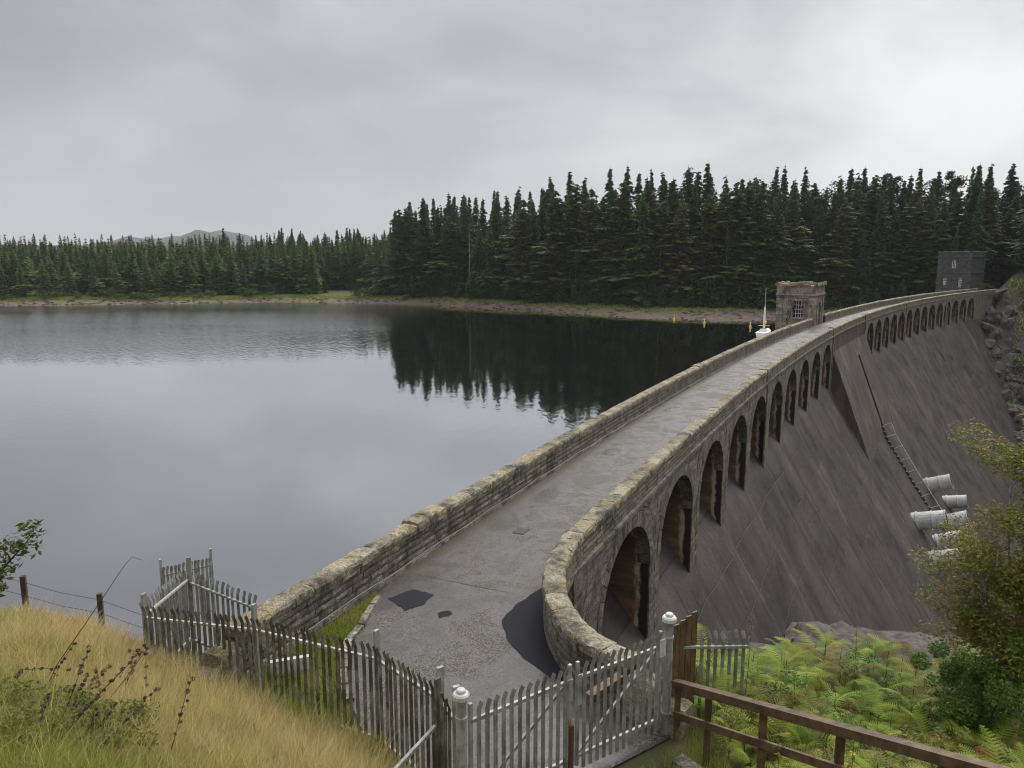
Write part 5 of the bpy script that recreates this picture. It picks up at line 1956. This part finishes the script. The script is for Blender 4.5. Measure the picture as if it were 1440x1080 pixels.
def leaf_cloud(r, centers, radii, n, size, flat=.5):
    """small two-triangle leaves scattered in shells round centres"""
    idx = r.integers(0, len(centers), n)
    d = r.normal(0, 1, (n, 3)); d /= np.linalg.norm(d, axis=1)[:, None]
    rr = radii[idx] * (.45 + .55 * r.random(n) ** .6)
    p = centers[idx] + d * rr[:, None] * np.array((1, 1, .8))
    a1 = r.normal(0, 1, (n, 3)); a1[:, 2] *= flat; a1 /= np.linalg.norm(a1, axis=1)[:, None]
    a2 = r.normal(0, 1, (n, 3)); a2[:, 2] *= flat
    a2 -= (a1 * a2).sum(1)[:, None] * a1; a2 /= np.linalg.norm(a2, axis=1)[:, None]
    s = size * (.6 + .8 * r.random(n))[:, None]
    A, B, C, D = p - a1 * s, p - a2 * s * .38, p + a1 * s, p + a2 * s * .38
    V = np.stack([A, B, C, D], 1).reshape(-1, 3)
    return V, np.arange(4 * n).reshape(-1, 4)


# shrubs along the far shore
r = np.random.default_rng(3)
for i in range(34):
    x = RT.uniform(-190, 0) if i < 26 else RT.uniform(-20, 95)
    bw = float(np.interp(x, [-60, 0, 30, 90], [6, 8, 18, 11]))
    y = shore_y(x) + bw + RT.uniform(0, 3)
    c = r.normal(0, 1, (7, 3)) * (1.7, 1.0, .35) + (0, 0, .9)
    V, F = leaf_cloud(r, c, np.full(7, 1.0), 520, .22)
    o = link('shore_shrub', mesh_np('shore_shrub', V, F, [MATS['shore_leaves']]), None, (x, y, gz(x, y)))
    s = RT.uniform(.7, 1.5); o.scale = (s, s, s * .9)
    tag(o, 'bright green shrub on the grassy edge of the far shore', 'shrub', 'shrubs along the far shore')

for i in range(60):
    a_ = RT.uniform(178, 212); off_ = RT.uniform(-40, -6)
    x, y, _z = cur(a_, off_)
    if x / y < .66 and a_ < 203: continue
    if abs(off_) < 7 and a_ < 204: continue
    c = r.normal(0, 1, (7, 3)) * (1.1, 1.0, .3) + (0, 0, .6)
    V, F = leaf_cloud(r, c, np.full(7, .8), 420, .2)
    o = link('bank_shrub', mesh_np('bank_shrub', V, F, [MATS['shore_leaves'] if i % 2 else MATS['bush_leaves']]), None, (x, y, gz(x, y)))
    tag(o, 'low green shrub on the slope beyond the far end of the dam', 'shrub', 'shrubs on the far valley slope')
# boulders on the far beach, valley foot rocks
def rock_mesh(r, s=(1, 1, .6), mat='rock'):
    import bmesh
    bm = bmesh.new(); bmesh.ops.create_icosphere(bm, subdivisions=2, radius=1)
    for v in bm.verts:
        q = v.co.copy(); f = 1 + .22 * sin(q.x * 3.1 + r[0]) * cos(q.y * 2.7 + r[1]) + .16 * sin(q.z * 4.3 + r[2]) + random.uniform(-.13, .13)
        v.co = (q.x * f * s[0], q.y * f * s[1], q.z * f * s[2])
    me = bpy.data.meshes.new('rock'); bm.to_mesh(me); bm.free(); me.materials.append(MATS[mat]); return me


rk = [rock_mesh((i, i * 2.1, i * .7)) for i in range(5)]
Vs, Fs, b = [], [], 0
for i in range(900):
    x = RT.uniform(-170, 108); bw = float(np.interp(x, [-60, 0, 30, 90], [7, 9, 19, 12]))
    y = shore_y(x) + RT.uniform(-.5, bw * .8) ** 1.0 if True else 0
    me = rk[i % 5]
    v = np.zeros(len(me.vertices) * 3, np.float32); me.vertices.foreach_get('co', v); v = v.reshape(-1, 3)
    s = RT.uniform(.12, .55) * (1.4 if RT.random() < .1 else 1)
    Vs.append(v * s * (1.2, 1, .7) + (x, y, gz(x, y)))
    Fs.append(np.array([p.vertices[:] for p in me.polygons]) + b); b += len(v)
o = link('shore_stones', mesh_np('shore_stones', np.concatenate(Vs), np.concatenate(Fs), [MATS['rock']]))
tag(o, 'stones scattered over the drawn-down far shore', 'stones', kind='stuff')
for i in range(46):
    a_ = RT.uniform(14, 60); zt = float(np.interp(a_, [8, 22, 40, 60], [-4.9, -9.8, -17.5, -30]))
    p = dn(a_, slope_s(zt) + RT.uniform(-.3, 4.5), 0)
    z = gz(p[0], p[1])
    o = link('valley_rock', rk[i % 5], None, (p[0], p[1], z)); s = RT.uniform(.5, 1.6); o.scale = (s * 1.5, s, s * .6); o.rotation_euler = (0, 0, RT.uniform(0, 3))
    tag(o, 'dark wet rock at the foot of the spillway', 'rock', 'rocks at the foot of the spillway')
for i in range(130):
    a_ = RT.uniform(158, 202); zt = float(np.interp(a_, [140, 165, 180, 195, 203], [-35, -24.5, -14.5, -4.5, -.6]))
    p = dn(a_, slope_s(min(zt, Z0)) + RT.uniform(-.5, 7), 0)
    o = link('abutment_rock', rk[i % 5], None, (p[0], p[1], gz(p[0], p[1]) - .5)); s = RT.uniform(.7, 2.2); o.scale = (s * RT.uniform(.6, 1.3), s * RT.uniform(.6, 1.2), s * RT.uniform(.8, 1.5)); o.rotation_euler = (RT.uniform(0, 3), RT.uniform(0, 3), RT.uniform(0, 3))
    tag(o, 'rough dark rock outcrop where the dam meets the far bank', 'rock', 'rocks at the far abutment')

# ================================================================== GRASS
def blades(name, label, P, hgt, wid, tone, lean=(0, 0), mat='grass', seed=1, cat='grass'):
    """P (n,3) roots"""
    r = np.random.default_rng(seed)
    n = len(P)
    an = r.uniform(0, 2 * pi, n)
    h = hgt * (.55 + .75 * r.random(n)); bend = (.15 + .5 * r.random(n)) * h
    dx = np.cos(an) * bend + lean[0] * h; dy = np.sin(an) * bend + lean[1] * h
    fa = r.uniform(0, 2 * pi, n); wx = np.cos(fa) * wid / 2; wy = np.sin(fa) * wid / 2
    z0 = P[:, 2]
    def pt(t, w_):
        return (P[:, 0] + dx * t * t + wx * w_, P[:, 1] + dy * t * t + wy * w_, z0 + h * t * (1 - .22 * t * np.minimum(bend / h * 1.5, 1)))
    cols_ = [pt(0, 1), pt(0, -1), pt(.5, -.8), pt(.5, .8), pt(1, 0)]
    V = np.stack([np.stack(c, 1) for c in cols_], 1).reshape(-1, 3)
    b = np.arange(n)[:, None] * 5
    T_ = np.concatenate([b + np.array([[0, 1, 2]]), b + np.array([[0, 2, 3]]), b + np.array([[3, 2, 4]])], 1).reshape(-1, 3)
    me = mesh_np(name, V, T_, [MATS[mat]])
    at = me.attributes.new('tone', 'FLOAT', 'POINT')
    at.data.foreach_set('value', np.repeat(tone, 5).astype(np.float32))
    at = me.attributes.new('shade', 'FLOAT', 'POINT')
    at.data.foreach_set('value', np.repeat(.45 + .75 * r.random(n) ** .8, 5).astype(np.float32))
    o = link(name, me)
    tag(o, label, cat, kind='stuff')
    return o


def in_front_fence(x, y):
    """True on the camera side of the fence line"""
    fx_ = [-30, -12, -7.35, -4.78, -2.28, -1.12, -.7]
    fy_ = [22, 18.5, 14.3, 13.2, 11.75, 10.35, 9.72]
    return y < np.interp(x, fx_, fy_)


r = np.random.default_rng(11)
N = 330000
x = r.uniform(-15, -.55, N); y = r.uniform(3.0, 19, N)
ok = (x > -.72 * y - 1.2) & in_front_fence(x, y)
m_ = np.interp(x, [-11, -5, -1.5], [3.2, 4.8, 8.0])
ok &= y > m_
x, y = x[ok], y[ok]
# thinner with distance
keep = r.random(len(x)) < np.clip(7.5 / y, .35, 1)
x, y = x[keep], y[keep]
z = ground(x, y) - .02
# tufts: pull roots together
tone_n = hsh(x, y, .55) * .5 + hsh(x, y, 1.7) * .35
green = np.clip((8.3 - y) * .30 + (-4.0 - x) * .22, -1, 1)
nearfence = np.clip(1 - (np.interp(x, [-12, -7.35, -4.78, -2.28, -1.12], [18.5, 14.3, 13.2, 11.75, 10.35]) - y) / 1.2, 0, 1)
tone = np.clip(.92 + .55 * tone_n - 1.25 * np.clip(green, 0, 1) - .9 * np.clip(hsh(x + 3, y, .8) - .30, 0, 1) - .35 * nearfence * (x > -6) + r.normal(0, .16, len(x)), 0, 1)
tone = np.clip(tone - .35 * np.clip(hsh(x, y, 2.3) - .25, 0, 1), 0, 1)
print('grass blades', len(x))
hg = np.clip(.46 + .16 * hsh(x, y, 3.1) + .12 * hsh(x, y, 7.0) + .08 * tone_n, .16, .85)
blades('meadow_grass', 'long golden grass mixed with green covering the bank on the left', np.c_[x, y, z], hg * np.interp(y, [3, 18], [.9, 1.0]), np.interp(y, [3, 8, 18], [.006, .010, .016]), tone, (.10, .03), seed=2)
q_ = r.random(len(x)) < .035
blades('tall_grass', 'taller pale seeding grass stalks standing out of the golden bank', np.c_[x, y, z][q_], .78, .0075, np.clip(tone[q_] + .35, 0, 1), (.14, .05), seed=12)
# finer pinkish seed heads on the far rim of the bank are the same grass; green plot behind the palisade
n = 60000
x = r.uniform(-6.2, -2.6, n); y = r.uniform(11.2, 17.6, n)
a_, off_ = inv(x, y)
kx = np.interp(y, [11, 12.9, 15.1, 17.3], [-2.3, -3.0, -3.5, -3.25])
ok = (~in_front_fence(x, y)) & (x < kx) & (off_ < 1.75)
x, y = x[ok], y[ok]
blades('plot_grass', 'short bright green grass in the plot behind the palisade fence', np.c_[x, y, ground(x, y) - .01], .12, .014, np.clip(.20 + .25 * hsh(x, y, 2) + r.normal(0, .10, len(x)), 0, 1), seed=3)
n = 44000
x = r.uniform(1.6, 9.5, n); y = r.uniform(6.5, 15, n)
ok = ((x > 2.85) | ((x > 1.6) & (y < 9.2 + .83 * x + .1) & (r.random(n) < .8))) & (x < .72 * y + 1.5) & (r.random(n) < .9)
x, y = x[ok], y[ok]
blades('verge_grass', 'bright green grass and undergrowth beneath the ferns on the right', np.c_[x, y, ground(x, y) - .02], .26, .010, np.clip(.08 + .3 * hsh(x, y, 1.5) + r.normal(0, .15, len(x)), 0, 1), seed=4)
# grass on the valley bank beyond the dam
n = 16000
x = r.uniform(100, 150, n); y = r.uniform(115, 185, n)
a_, off_ = inv(x, y)
ok = (off_ < -3) & (a_ > 165) & ((x / y > .655) | (a_ > 203))
x, y = x[ok], y[ok]
blades('bank_grass', 'yellow-green grass on the steep bank beyond the far end of the dam', np.c_[x, y, ground(x, y) - .1], 1.0, .22, np.clip(.22 + .3 * hsh(x, y, .4) + r.normal(0, .2, len(x)), 0, 1), seed=6)
# grass strip along the far shore
n = 30000
x = r.uniform(-190, 105, n)
bw = np.interp(x, [-60, 0, 30, 90], [5, 7, 17, 11])
y = np.interp(x, SHX, SHY) + bw * r.uniform(.75, 1.6, n)
a_, off_ = inv(x, y)
ok = (off_ > 4) | (a_ > 210)
x, y = x[ok], y[ok]
blades('shore_grass', 'green grass strip between the far beach and the trees', np.c_[x, y, ground(x, y) - .05], .45, .18, np.clip(.15 + .3 * hsh(x, y, .2) + r.normal(0, .2, len(x)), 0, 1), seed=7)

# ================================================================== FOREGROUND PLANTS
# dead stems with dark seed heads in the golden grass
def und(u, v, y):
    """point at distance y seen at a pixel of the 1440 x 1080 photograph (used to read positions off it)"""
    p = radians(9.28)
    X = (u - 720) / 1081; Y = -(v - 540) / 1081
    d = np.array([X, cos(p) + Y * sin(p), -sin(p) + Y * cos(p)])
    return np.array((0, 0, 8.0)) + d * (y / d[1])


def weed(label, pts, heads, leaf=False):
    T = empty('seeding_weed', tuple(pts[0])); tag(T, label, 'weed', ('seeding weeds: ' + label) if 'in the lower left grass' in label else None)
    O = np.array(T.location)
    P_ = [np.array(p) - O for p in pts]
    mb = MB(); mb.tube(P_, [.008 - .0055 * i / (len(P_) - 1) for i in range(len(P_))], 5)
    mb.build('stem', MATS['seed_head'], T)
    L = len(P_) - 1
    for k_ in range(heads):
        t = L * max(.05, (1 - .62 * (k_ + random.uniform(-.35, .35)) / max(1, heads))) * .99
        t = min(t, L * .995); i = min(int(t), L - 1); c = P_[i] + (P_[i + 1] - P_[i]) * (t - i) + RNG.normal(0, .012, 3)
        Vh, Fh = leaf_cloud(RNG, np.array([c]), np.array([random.uniform(.018, .038)]), random.randint(24, 60), random.uniform(.010, .016))
        link('seed_head', mesh_np('seed_head', Vh, Fh, [MATS['seed_head']]), T)
    if leaf:
        for k_ in range(9):
            t = L * (.08 + .55 * k_ / 9)
            i = min(int(t), L - 1); c = P_[i] + (P_[i + 1] - P_[i]) * (t - i)
            an = random.uniform(0, 6.3); dd = np.array((cos(an), sin(an), .15)); sd = np.array((-sin(an), cos(an), 0))
            s_ = random.uniform(.05, .1)
            V = [c, c + dd * s_ * .5 + sd * s_ * .22, c + dd * s_ + (0, 0, -.02), c + dd * s_ * .5 - sd * s_ * .22]
            link('leaf', mesh_np('leaf', V, [(0, 1, 2, 3)], [MATS['nettle_leaves']]), T)


def gp(x, y, dz=0): return np.array((x, y, gz(x, y) + dz))


def weed_px(label, px, y0, y1, heads, leaf=False):
    """px: stem pixels bottom->top; root placed on the bank"""
    n_ = len(px); pts = []
    ysr = np.arange(3.0, 14, .05)
    y0n = float(min(ysr, key=lambda q: abs(und(*px[0], q)[2] - gz(und(*px[0], q)[0], q) - .02)))
    y1 = y0n + (y1 - y0); y0 = y0n
    for i, (u, v) in enumerate(px):
        pts.append(und(u, v, y0 + (y1 - y0) * i / (n_ - 1)))
    g_ = gz(pts[0][0], pts[0][1])
    if pts[0][2] > g_:
        pts.insert(0, np.array((pts[0][0] - .04, pts[0][1], g_ - .02)))
    weed(label, pts, heads, leaf)


weed_px('long bent dead stem arching up from the grass over the wooden post', [(55, 990), (80, 935), (118, 880), (145, 840), (175, 795), (186, 783), (200, 788)], 7.4, 8.2, 0)
weed_px('dark seeding weed leaning right with heads below the palisade corner', [(60, 1070), (110, 1010), (150, 965), (180, 935), (205, 905)], 5.6, 6.1, 11, True)
weed_px('dark seeding weed with round heads in the left grass, upright', [(75, 1050), (90, 1005), (105, 965), (120, 925), (128, 910)], 5.4, 5.7, 8, True)
weed_px('tall thin seeding weed standing alone right of the others', [(232, 1080), (245, 1040), (254, 1005), (262, 975), (272, 950)], 6.2, 6.6, 8)
weed_px('weed with a horizontal row of dark heads at the left edge', [(0, 1000), (20, 960), (30, 942), (60, 940), (97, 941)], 5.0, 5.4, 9)
weed_px('small seeding weed low in the grass near the middle', [(270, 1080), (276, 1068), (283, 1052)], 6.2, 6.4, 3)
weed_px('faint dry stem in front of the palisade corner', [(140, 1000), (180, 950), (205, 915), (250, 890), (320, 865)], 7.4, 9.0, 0)
for i in range(14):
    u = RT.uniform(5, 235); v = RT.uniform(985, 1075); ln = RT.uniform(45, 100); dx_ = RT.uniform(-10, 60)
    weed_px('dark seeding weed number %s from the left edge of the bank' % ('abcdefghijklmn'[i]) if False else 'dark seeding weed ' + ('leaning right ' if dx_ > 20 else 'standing straight ') + 'in the lower left grass, ' + ('at the left edge' if u < 60 else 'left of the middle stems' if u < 130 else 'nearer the fence'),
            [(u, v), (u + dx_ * .3, v - ln * .4), (u + dx_ * .65, v - ln * .75), (u + dx_, v - ln)], 5, 5.3, RT.randint(5, 13), i % 2 == 0)
# green leafy herbs at the lower left
for i in range(40):
    u = RT.uniform(0, 200) ** 1.0; v = RT.uniform(975, 1080)
    # place on the bank where this pixel looks
    best = min(np.arange(3.2, 9, .1), key=lambda q: abs(und(u, v, q)[2] - gz(und(u, v, q)[0], q) - .1))
    p = und(u, v, best); x, y = float(p[0]), float(p[1])
    T = empty('leafy_herb', (x, y, gz(x, y))); tag(T, 'low green leafy herb among the grass at the lower left', 'herb', 'leafy herbs in the grass')
    c = r.normal(0, 1, (5, 3)) * (.09, .09, .05) + (0, 0, .16)
    c[:, 2] += .16; V, F = leaf_cloud(r, c, np.full(5, .12), 160, .03)
    link('leaves', mesh_np('leaves', V, F, [MATS['nettle_leaves']]), T)

# leafy branch reaching in from the left edge
T = empty('overhanging_branch', (-3.9, 3.9, 5.0)); tag(T, 'leafy green branch with brown seed clusters reaching in at the left edge', 'branch')
O = np.array(T.location)
main = [np.array((-4.3, 4.6, 4.6)), und(-60, 850, 5.2), und(-10, 815, 5.2), und(20, 782, 5.2), und(46, 752, 5.2)]
mb = MB(); mb.tube([p - O for p in main], [.02, .014, .01, .006, .003], 5); mb.build('stem', MATS['bark'], T)
cs = []
for t in np.linspace(.25, 1, 22):
    q = t * 4; i = min(int(q), 3); c = main[i] + (main[i + 1] - main[i]) * (q - i) - O
    cs.append(c + r.normal(0, .035, 3))
V, F = leaf_cloud(r, np.array(cs), np.full(len(cs), .075), 620, .026)
link('leaves', mesh_np('leaves', V, F, [MATS['branch_leaves']]), T)

# ---- ferns
def frond_mesh(seed, mat):
    r = np.random.default_rng(seed)
    tr = []
    L = 1.0; n_ = 13
    def spine(t): return np.array((0, L * (.88 * t), .62 * t - .62 * t * t * .95))
    for i in range(n_):
        t = .12 + .86 * i / n_
        p = spine(t); d = spine(min(t + .03, 1)) - spine(t - .03); d /= np.linalg.norm(d)
        pl_ = .30 * (math.sin(pi * min(1, (t * .92 + .1))) ** .8) * (1 - .35 * t) + .02
        for sg in (-1, 1):
            dirn = np.array((sg * .93, .36, -.10 + r.uniform(-.08, .08)))
            m_ = max(3, int(pl_ / .026))
            for j in range(m_):
                s0 = pl_ * j / m_; q = p + dirn * s0
                w_ = .026 * (1 - j / m_) + .007
                for sg2 in (-1, 1):
                    e = q + np.array((0, sg2 * w_, -.008)) + dirn * w_ * .35
                    tr.append((q, e, q + dirn * pl_ / m_ * .95))
    me = tris_mesh('frond', np.array(tr), mat)
    return me


FR = {m: [frond_mesh(i + 5, m) for i in range(2)] for m in ('fern_green', 'fern_yellow', 'fern_rust')}
fr_spots = []
RF = random.Random(9)
tries = 0
while len(fr_spots) < 215 and tries < 14000:
    tries += 1
    y = RF.uniform(6.6, 16.5); x = RF.uniform(3.4, 12)
    if x > .72 * y + 1.0: continue
    # keep off the walk side of the timber rail
    lx = 2.72 + (11.85 - y) * .526
    if x < lx + .55: continue
    if any((x - q[0]) ** 2 + (y - q[1]) ** 2 < .125 for q in fr_spots): continue
    fr_spots.append((x, y))
for (x, y) in fr_spots:
    q = RF.random(); mt = 'fern_green' if q < .78 else ('fern_yellow' if q < .93 else 'fern_rust')
    col_ = {'fern_green': 'green', 'fern_yellow': 'yellowing', 'fern_rust': 'rust-brown'}[mt]
    hs = RF.uniform(.75, 1.15) * (1.15 if y > 12 else .9)
    g_ = gz(x, y)
    T = empty('bracken_fern', (x, y, g_)); y_ = 'near the corner' if y < 10.5 else ('halfway back' if y < 13 else 'furthest back')
    wh = ('hard behind the timber rail' if x < lx + 1.3 else ('at the foot of the green bush' if x > 6.6 and y > 10 else ('in the bottom right corner' if x > 5.2 and y < 9.5 else ('behind the short palisade' if x < 5.2 and y > 12 else 'in the middle of the fern bank'))))
    wh += ', ' + y_; sz = 'low ' if hs < .95 else 'tall '
    tag(T, sz + col_ + ' bracken fern ' + wh, 'fern', sz + col_ + ' bracken ferns ' + wh)
    n_ = RF.randint(6, 9)
    for i in range(n_):
        o = link('frond', RF.choice(FR[mt]), T, (0, 0, RF.uniform(.15, .55) * hs))
        o.rotation_euler = (RF.uniform(-.35, .75), RF.uniform(-.35, .35), 2 * pi * i / n_ + RF.uniform(-.4, .4))
        s = hs * RF.uniform(.4, .72); o.scale = (s, s, s)
    mb = MB(); mb.tube([(0, 0, -.05), (.02, 0, .6 * hs)], [.012, .006], 5); mb.build('stalk', MATS['dark_timber'] if mt == 'fern_rust' else MATS['nettle_leaves'], T)


def leafy_stem(label, x, y, h, n_, lean=(0, 0), mat='nettle_leaves'):
    g_ = gz(x, y)
    T = empty('nettle', (x, y, g_)); tag(T, label, 'plant')
    mb = MB(); top = np.array((lean[0], lean[1], h)); mb.tube([(0, 0, -.05), tuple(top * .5 + (.02, 0, 0)), tuple(top)], [.008, .006, .003], 5); mb.build('stem', MATS['nettle_leaves'], T)
    for i in range(n_):
        t = .3 + .7 * i / n_; c = top * t; an = i * 2.4
        L = .16 * (1.15 - t * .7)
        dd = np.array((cos(an), sin(an), -.25)); sd = np.array((-sin(an), cos(an), 0))
        V = [c, c + dd * L * .35 + sd * L * .2, c + dd * L * .7 + sd * L * .12 - (0, 0, .01), c + dd * L - (0, 0, .03), c + dd * L * .7 - sd * L * .12 - (0, 0, .01), c + dd * L * .35 - sd * L * .2]
        link('leaf', mesh_np('leaf', V, [(0, 1, 2, 3, 4, 5)], [MATS[mat]]), T)


leafy_stem('tall yellow-green nettle rising above the short palisade among the ferns', 4.1, 12.6, 2.3, 26, (.1, 0))
leafy_stem('nettle in front of the timber fence, nearest the gate', 3.5, 9.2, 1.25, 20)
leafy_stem('nettle in front of the timber fence, halfway along it', 4.0, 8.3, 1.15, 20, (.1, .1))
leafy_stem('small nettle at the bottom edge beside the timber fence', 4.2, 7.6, .7, 14)
leafy_stem('upright leafy plant between the palisade and the bush', 7.0, 14.6, 1.9, 24)
# leafy scrub mixed through the bracken
for i in range(46):
    y = RF.uniform(7.2, 16.0); x = RF.uniform(3.4, 11)
    lx = 2.72 + (11.85 - y) * .526
    if x > .72 * y + 1.0 or x < lx + .45: continue
    wh = 'hard behind the timber rail' if x < lx + 1.4 else ('near the green bush' if x > 6.4 and y > 10 else 'deeper in the fern bank')
    T = empty('leafy_scrub', (x, y, gz(x, y))); tag(T, 'bushy leafy weed among the bracken, ' + wh, 'scrub', 'leafy weeds among the bracken, ' + wh)
    hh_ = RF.uniform(.5, 1.15)
    c = r.normal(0, 1, (8, 3)) * (.16, .16, .10) + (0, 0, hh_ * .7); c[:, 2] += r.uniform(-.3, .25, 8) * hh_
    V, F = leaf_cloud(r, c, np.full(8, .13), 420, .032, .35)
    link('leaves', mesh_np('leaves', V, F, [MATS[RF.choice(('nettle_leaves', 'bush_leaves', 'shore_leaves'))]]), T)
    mb = MB(); mb.tube([(0, 0, -.05), tuple(c[0])], [.01, .004], 4); mb.build('stem', MATS['nettle_leaves'], T)
# yellow ragwort
g_ = gz(4.75, 9.9)
T = empty('ragwort', (4.75, 9.9, g_)); tag(T, 'clump of yellow flowers among the ferns behind the timber rail', 'flowers')
c = r.normal(0, 1, (9, 3)) * (.16, .14, .07) + (0, 0, .62)
V, F = leaf_cloud(r, c, np.full(9, .06), 420, .016); link('flower_heads', mesh_np('flower_heads', V, F, [MATS['yellow_flower']]), T)
mb = MB()
for q in c: mb.tube([(0, 0, 0), tuple(q)], .006, 4)
mb.build('stems', MATS['nettle_leaves'], T)

# ---- broadleaf bush at the right edge
bx, by = 8.85, 13.3
bz = gz(bx, by)
T = empty('green_bush', (bx, by, bz)); T.scale = (.78, .78, .84); tag(T, 'dense dark green rounded bush at the right edge below the rowan', 'bush')
c = r.normal(0, 1, (40, 3)); c /= np.linalg.norm(c, axis=1)[:, None]; c = c * (1.0, .9, 1.0) * (r.random((40, 1)) ** .4) + (0, 0, 1.75)
c[:, 2] = np.maximum(c[:, 2], .2)
c = np.concatenate([c, r.uniform(-1, 1, (20, 3)) * (.95, .6, .22) + (0, 0, .5), r.normal(0, 1, (9, 3)) * (.2, .2, .25) + (.75, 0, 2.75), r.normal(0, 1, (7, 3)) * (.2, .2, .2) + (-.85, .1, 2.3)]); V, F = leaf_cloud(r, c, np.concatenate([np.full(60, .34), np.full(16, .24)]), 27000, .046); link('foliage', mesh_np('foliage', V, F, [MATS['bush_leaves']]), T)
mb = MB()
for q in c[:16]: mb.tube([(0, 0, -.1), tuple(q * (.4, .4, .5)), tuple(q)], [.025, .015, .006], 5)
mb.build('stems', MATS['bark'], T)

# ---- rowan tree with pale lichened stems and orange berries
rx, ry = 10.75, 14.1
rz_ = gz(rx, ry)
T = empty('rowan_tree', (rx, ry, rz_)); tag(T, 'rowan tree with pale lichened stems and orange berries at the right edge', 'tree')
O = np.array(T.location)
ends = []
stems = [(.0, .0, .035, [(-.3, .1, 2.2), (-.1, .2, 4.0), (.2, .3, 5.9)]), (.15, .1, .05, [(.1, .0, 2.0), (.35, -.1, 4.0), (.5, 0, 6.0)]),
         (-.1, .1, .03, [(-.7, 0, 1.9), (-1.1, .1, 3.4), (-1.2, .2, 4.9)]), (.3, 0, .045, [(.5, .1, 2.4), (.9, .2, 4.4), (1.2, .1, 6.2)]),
         (.1, -.1, .03, [(-.2, -.2, 1.7), (-.6, -.4, 3.3), (-.4, -.5, 5.2)]), (-.2, 0, .022, [(-.9, -.1, 1.4), (-1.5, 0, 2.6), (-1.75, .1, 3.5)])]
for x0, y0, rad, pts in stems:
    mb = MB(); P_ = [(x0, y0, -.2)] + [(x0 + a_ * .85, y0 + b_, c_ * 1.2) for a_, b_, c_ in pts]
    mb.tube(P_, [rad, rad * .85, rad * .6, rad * .25], 7); st_o = mb.build('trunk', MATS['pale_bark'], T, smooth=True)
    mb = MB()
    for k_ in range(19):
        t = RF.uniform(1.0, 2.95); i = int(t); a_ = np.array(P_[i]); b_ = np.array(P_[i + 1]); q = a_ + (b_ - a_) * (t - i)
        an = RF.uniform(0, 6.3); L = RF.uniform(.5, 1.15)
        e = q + np.array((cos(an) * L, sin(an) * L, RF.uniform(.1, .7))); e[2] = max(e[2], 1.9)
        mid = (q + e) / 2 + (0, 0, .08); mb.tube([tuple(q), tuple(mid), tuple(e)], [rad * .4, rad * .25, .004], 5)
        ends += [e, mid, (mid + e) / 2]
    mb.build('limbs', MATS['pale_bark'], T)
    ends.append(np.array(P_[-1]))
ends = np.array(ends)
V, F = leaf_cloud(r, ends, np.full(len(ends), .42), 76000, .042, .4); link('crown', mesh_np('crown', V, F, [MATS['rowan_leaves']]), T)
for k_ in range(64):
    e = ends[RF.randrange(len(ends))] + r.normal(0, .15, 3)
    V, F = leaf_cloud(r, np.array([e]), np.array([.055]), 60, .016); link('berry_cluster', mesh_np('berry_cluster', V, F, [MATS['berry']]), T)

# ================================================================== HAZE
mb = MB(); mb.box((-450, 1430, 110), (3560, 3100, 322))
hm = bpy.data.materials.new('haze'); hm.use_nodes = True; hm.node_tree.nodes.clear()
k = NT(hm.node_tree); ho = k.n('ShaderNodeOutputMaterial'); pv = k.n('ShaderNodeVolumePrincipled')
pv.inputs['Color'].default_value = (0.86, 0.88, 0.92, 1); pv.inputs['Density'].default_value = 0.00011
k.l(pv.outputs[0], ho.inputs['Volume'])
o = mb.build('haze', hm); tag(o, 'thin damp haze hanging over the loch and the hills', 'haze', kind='stuff')

print('objects', len(bpy.data.objects), 'tris', sum(len(m.polygons) for m in bpy.data.meshes))
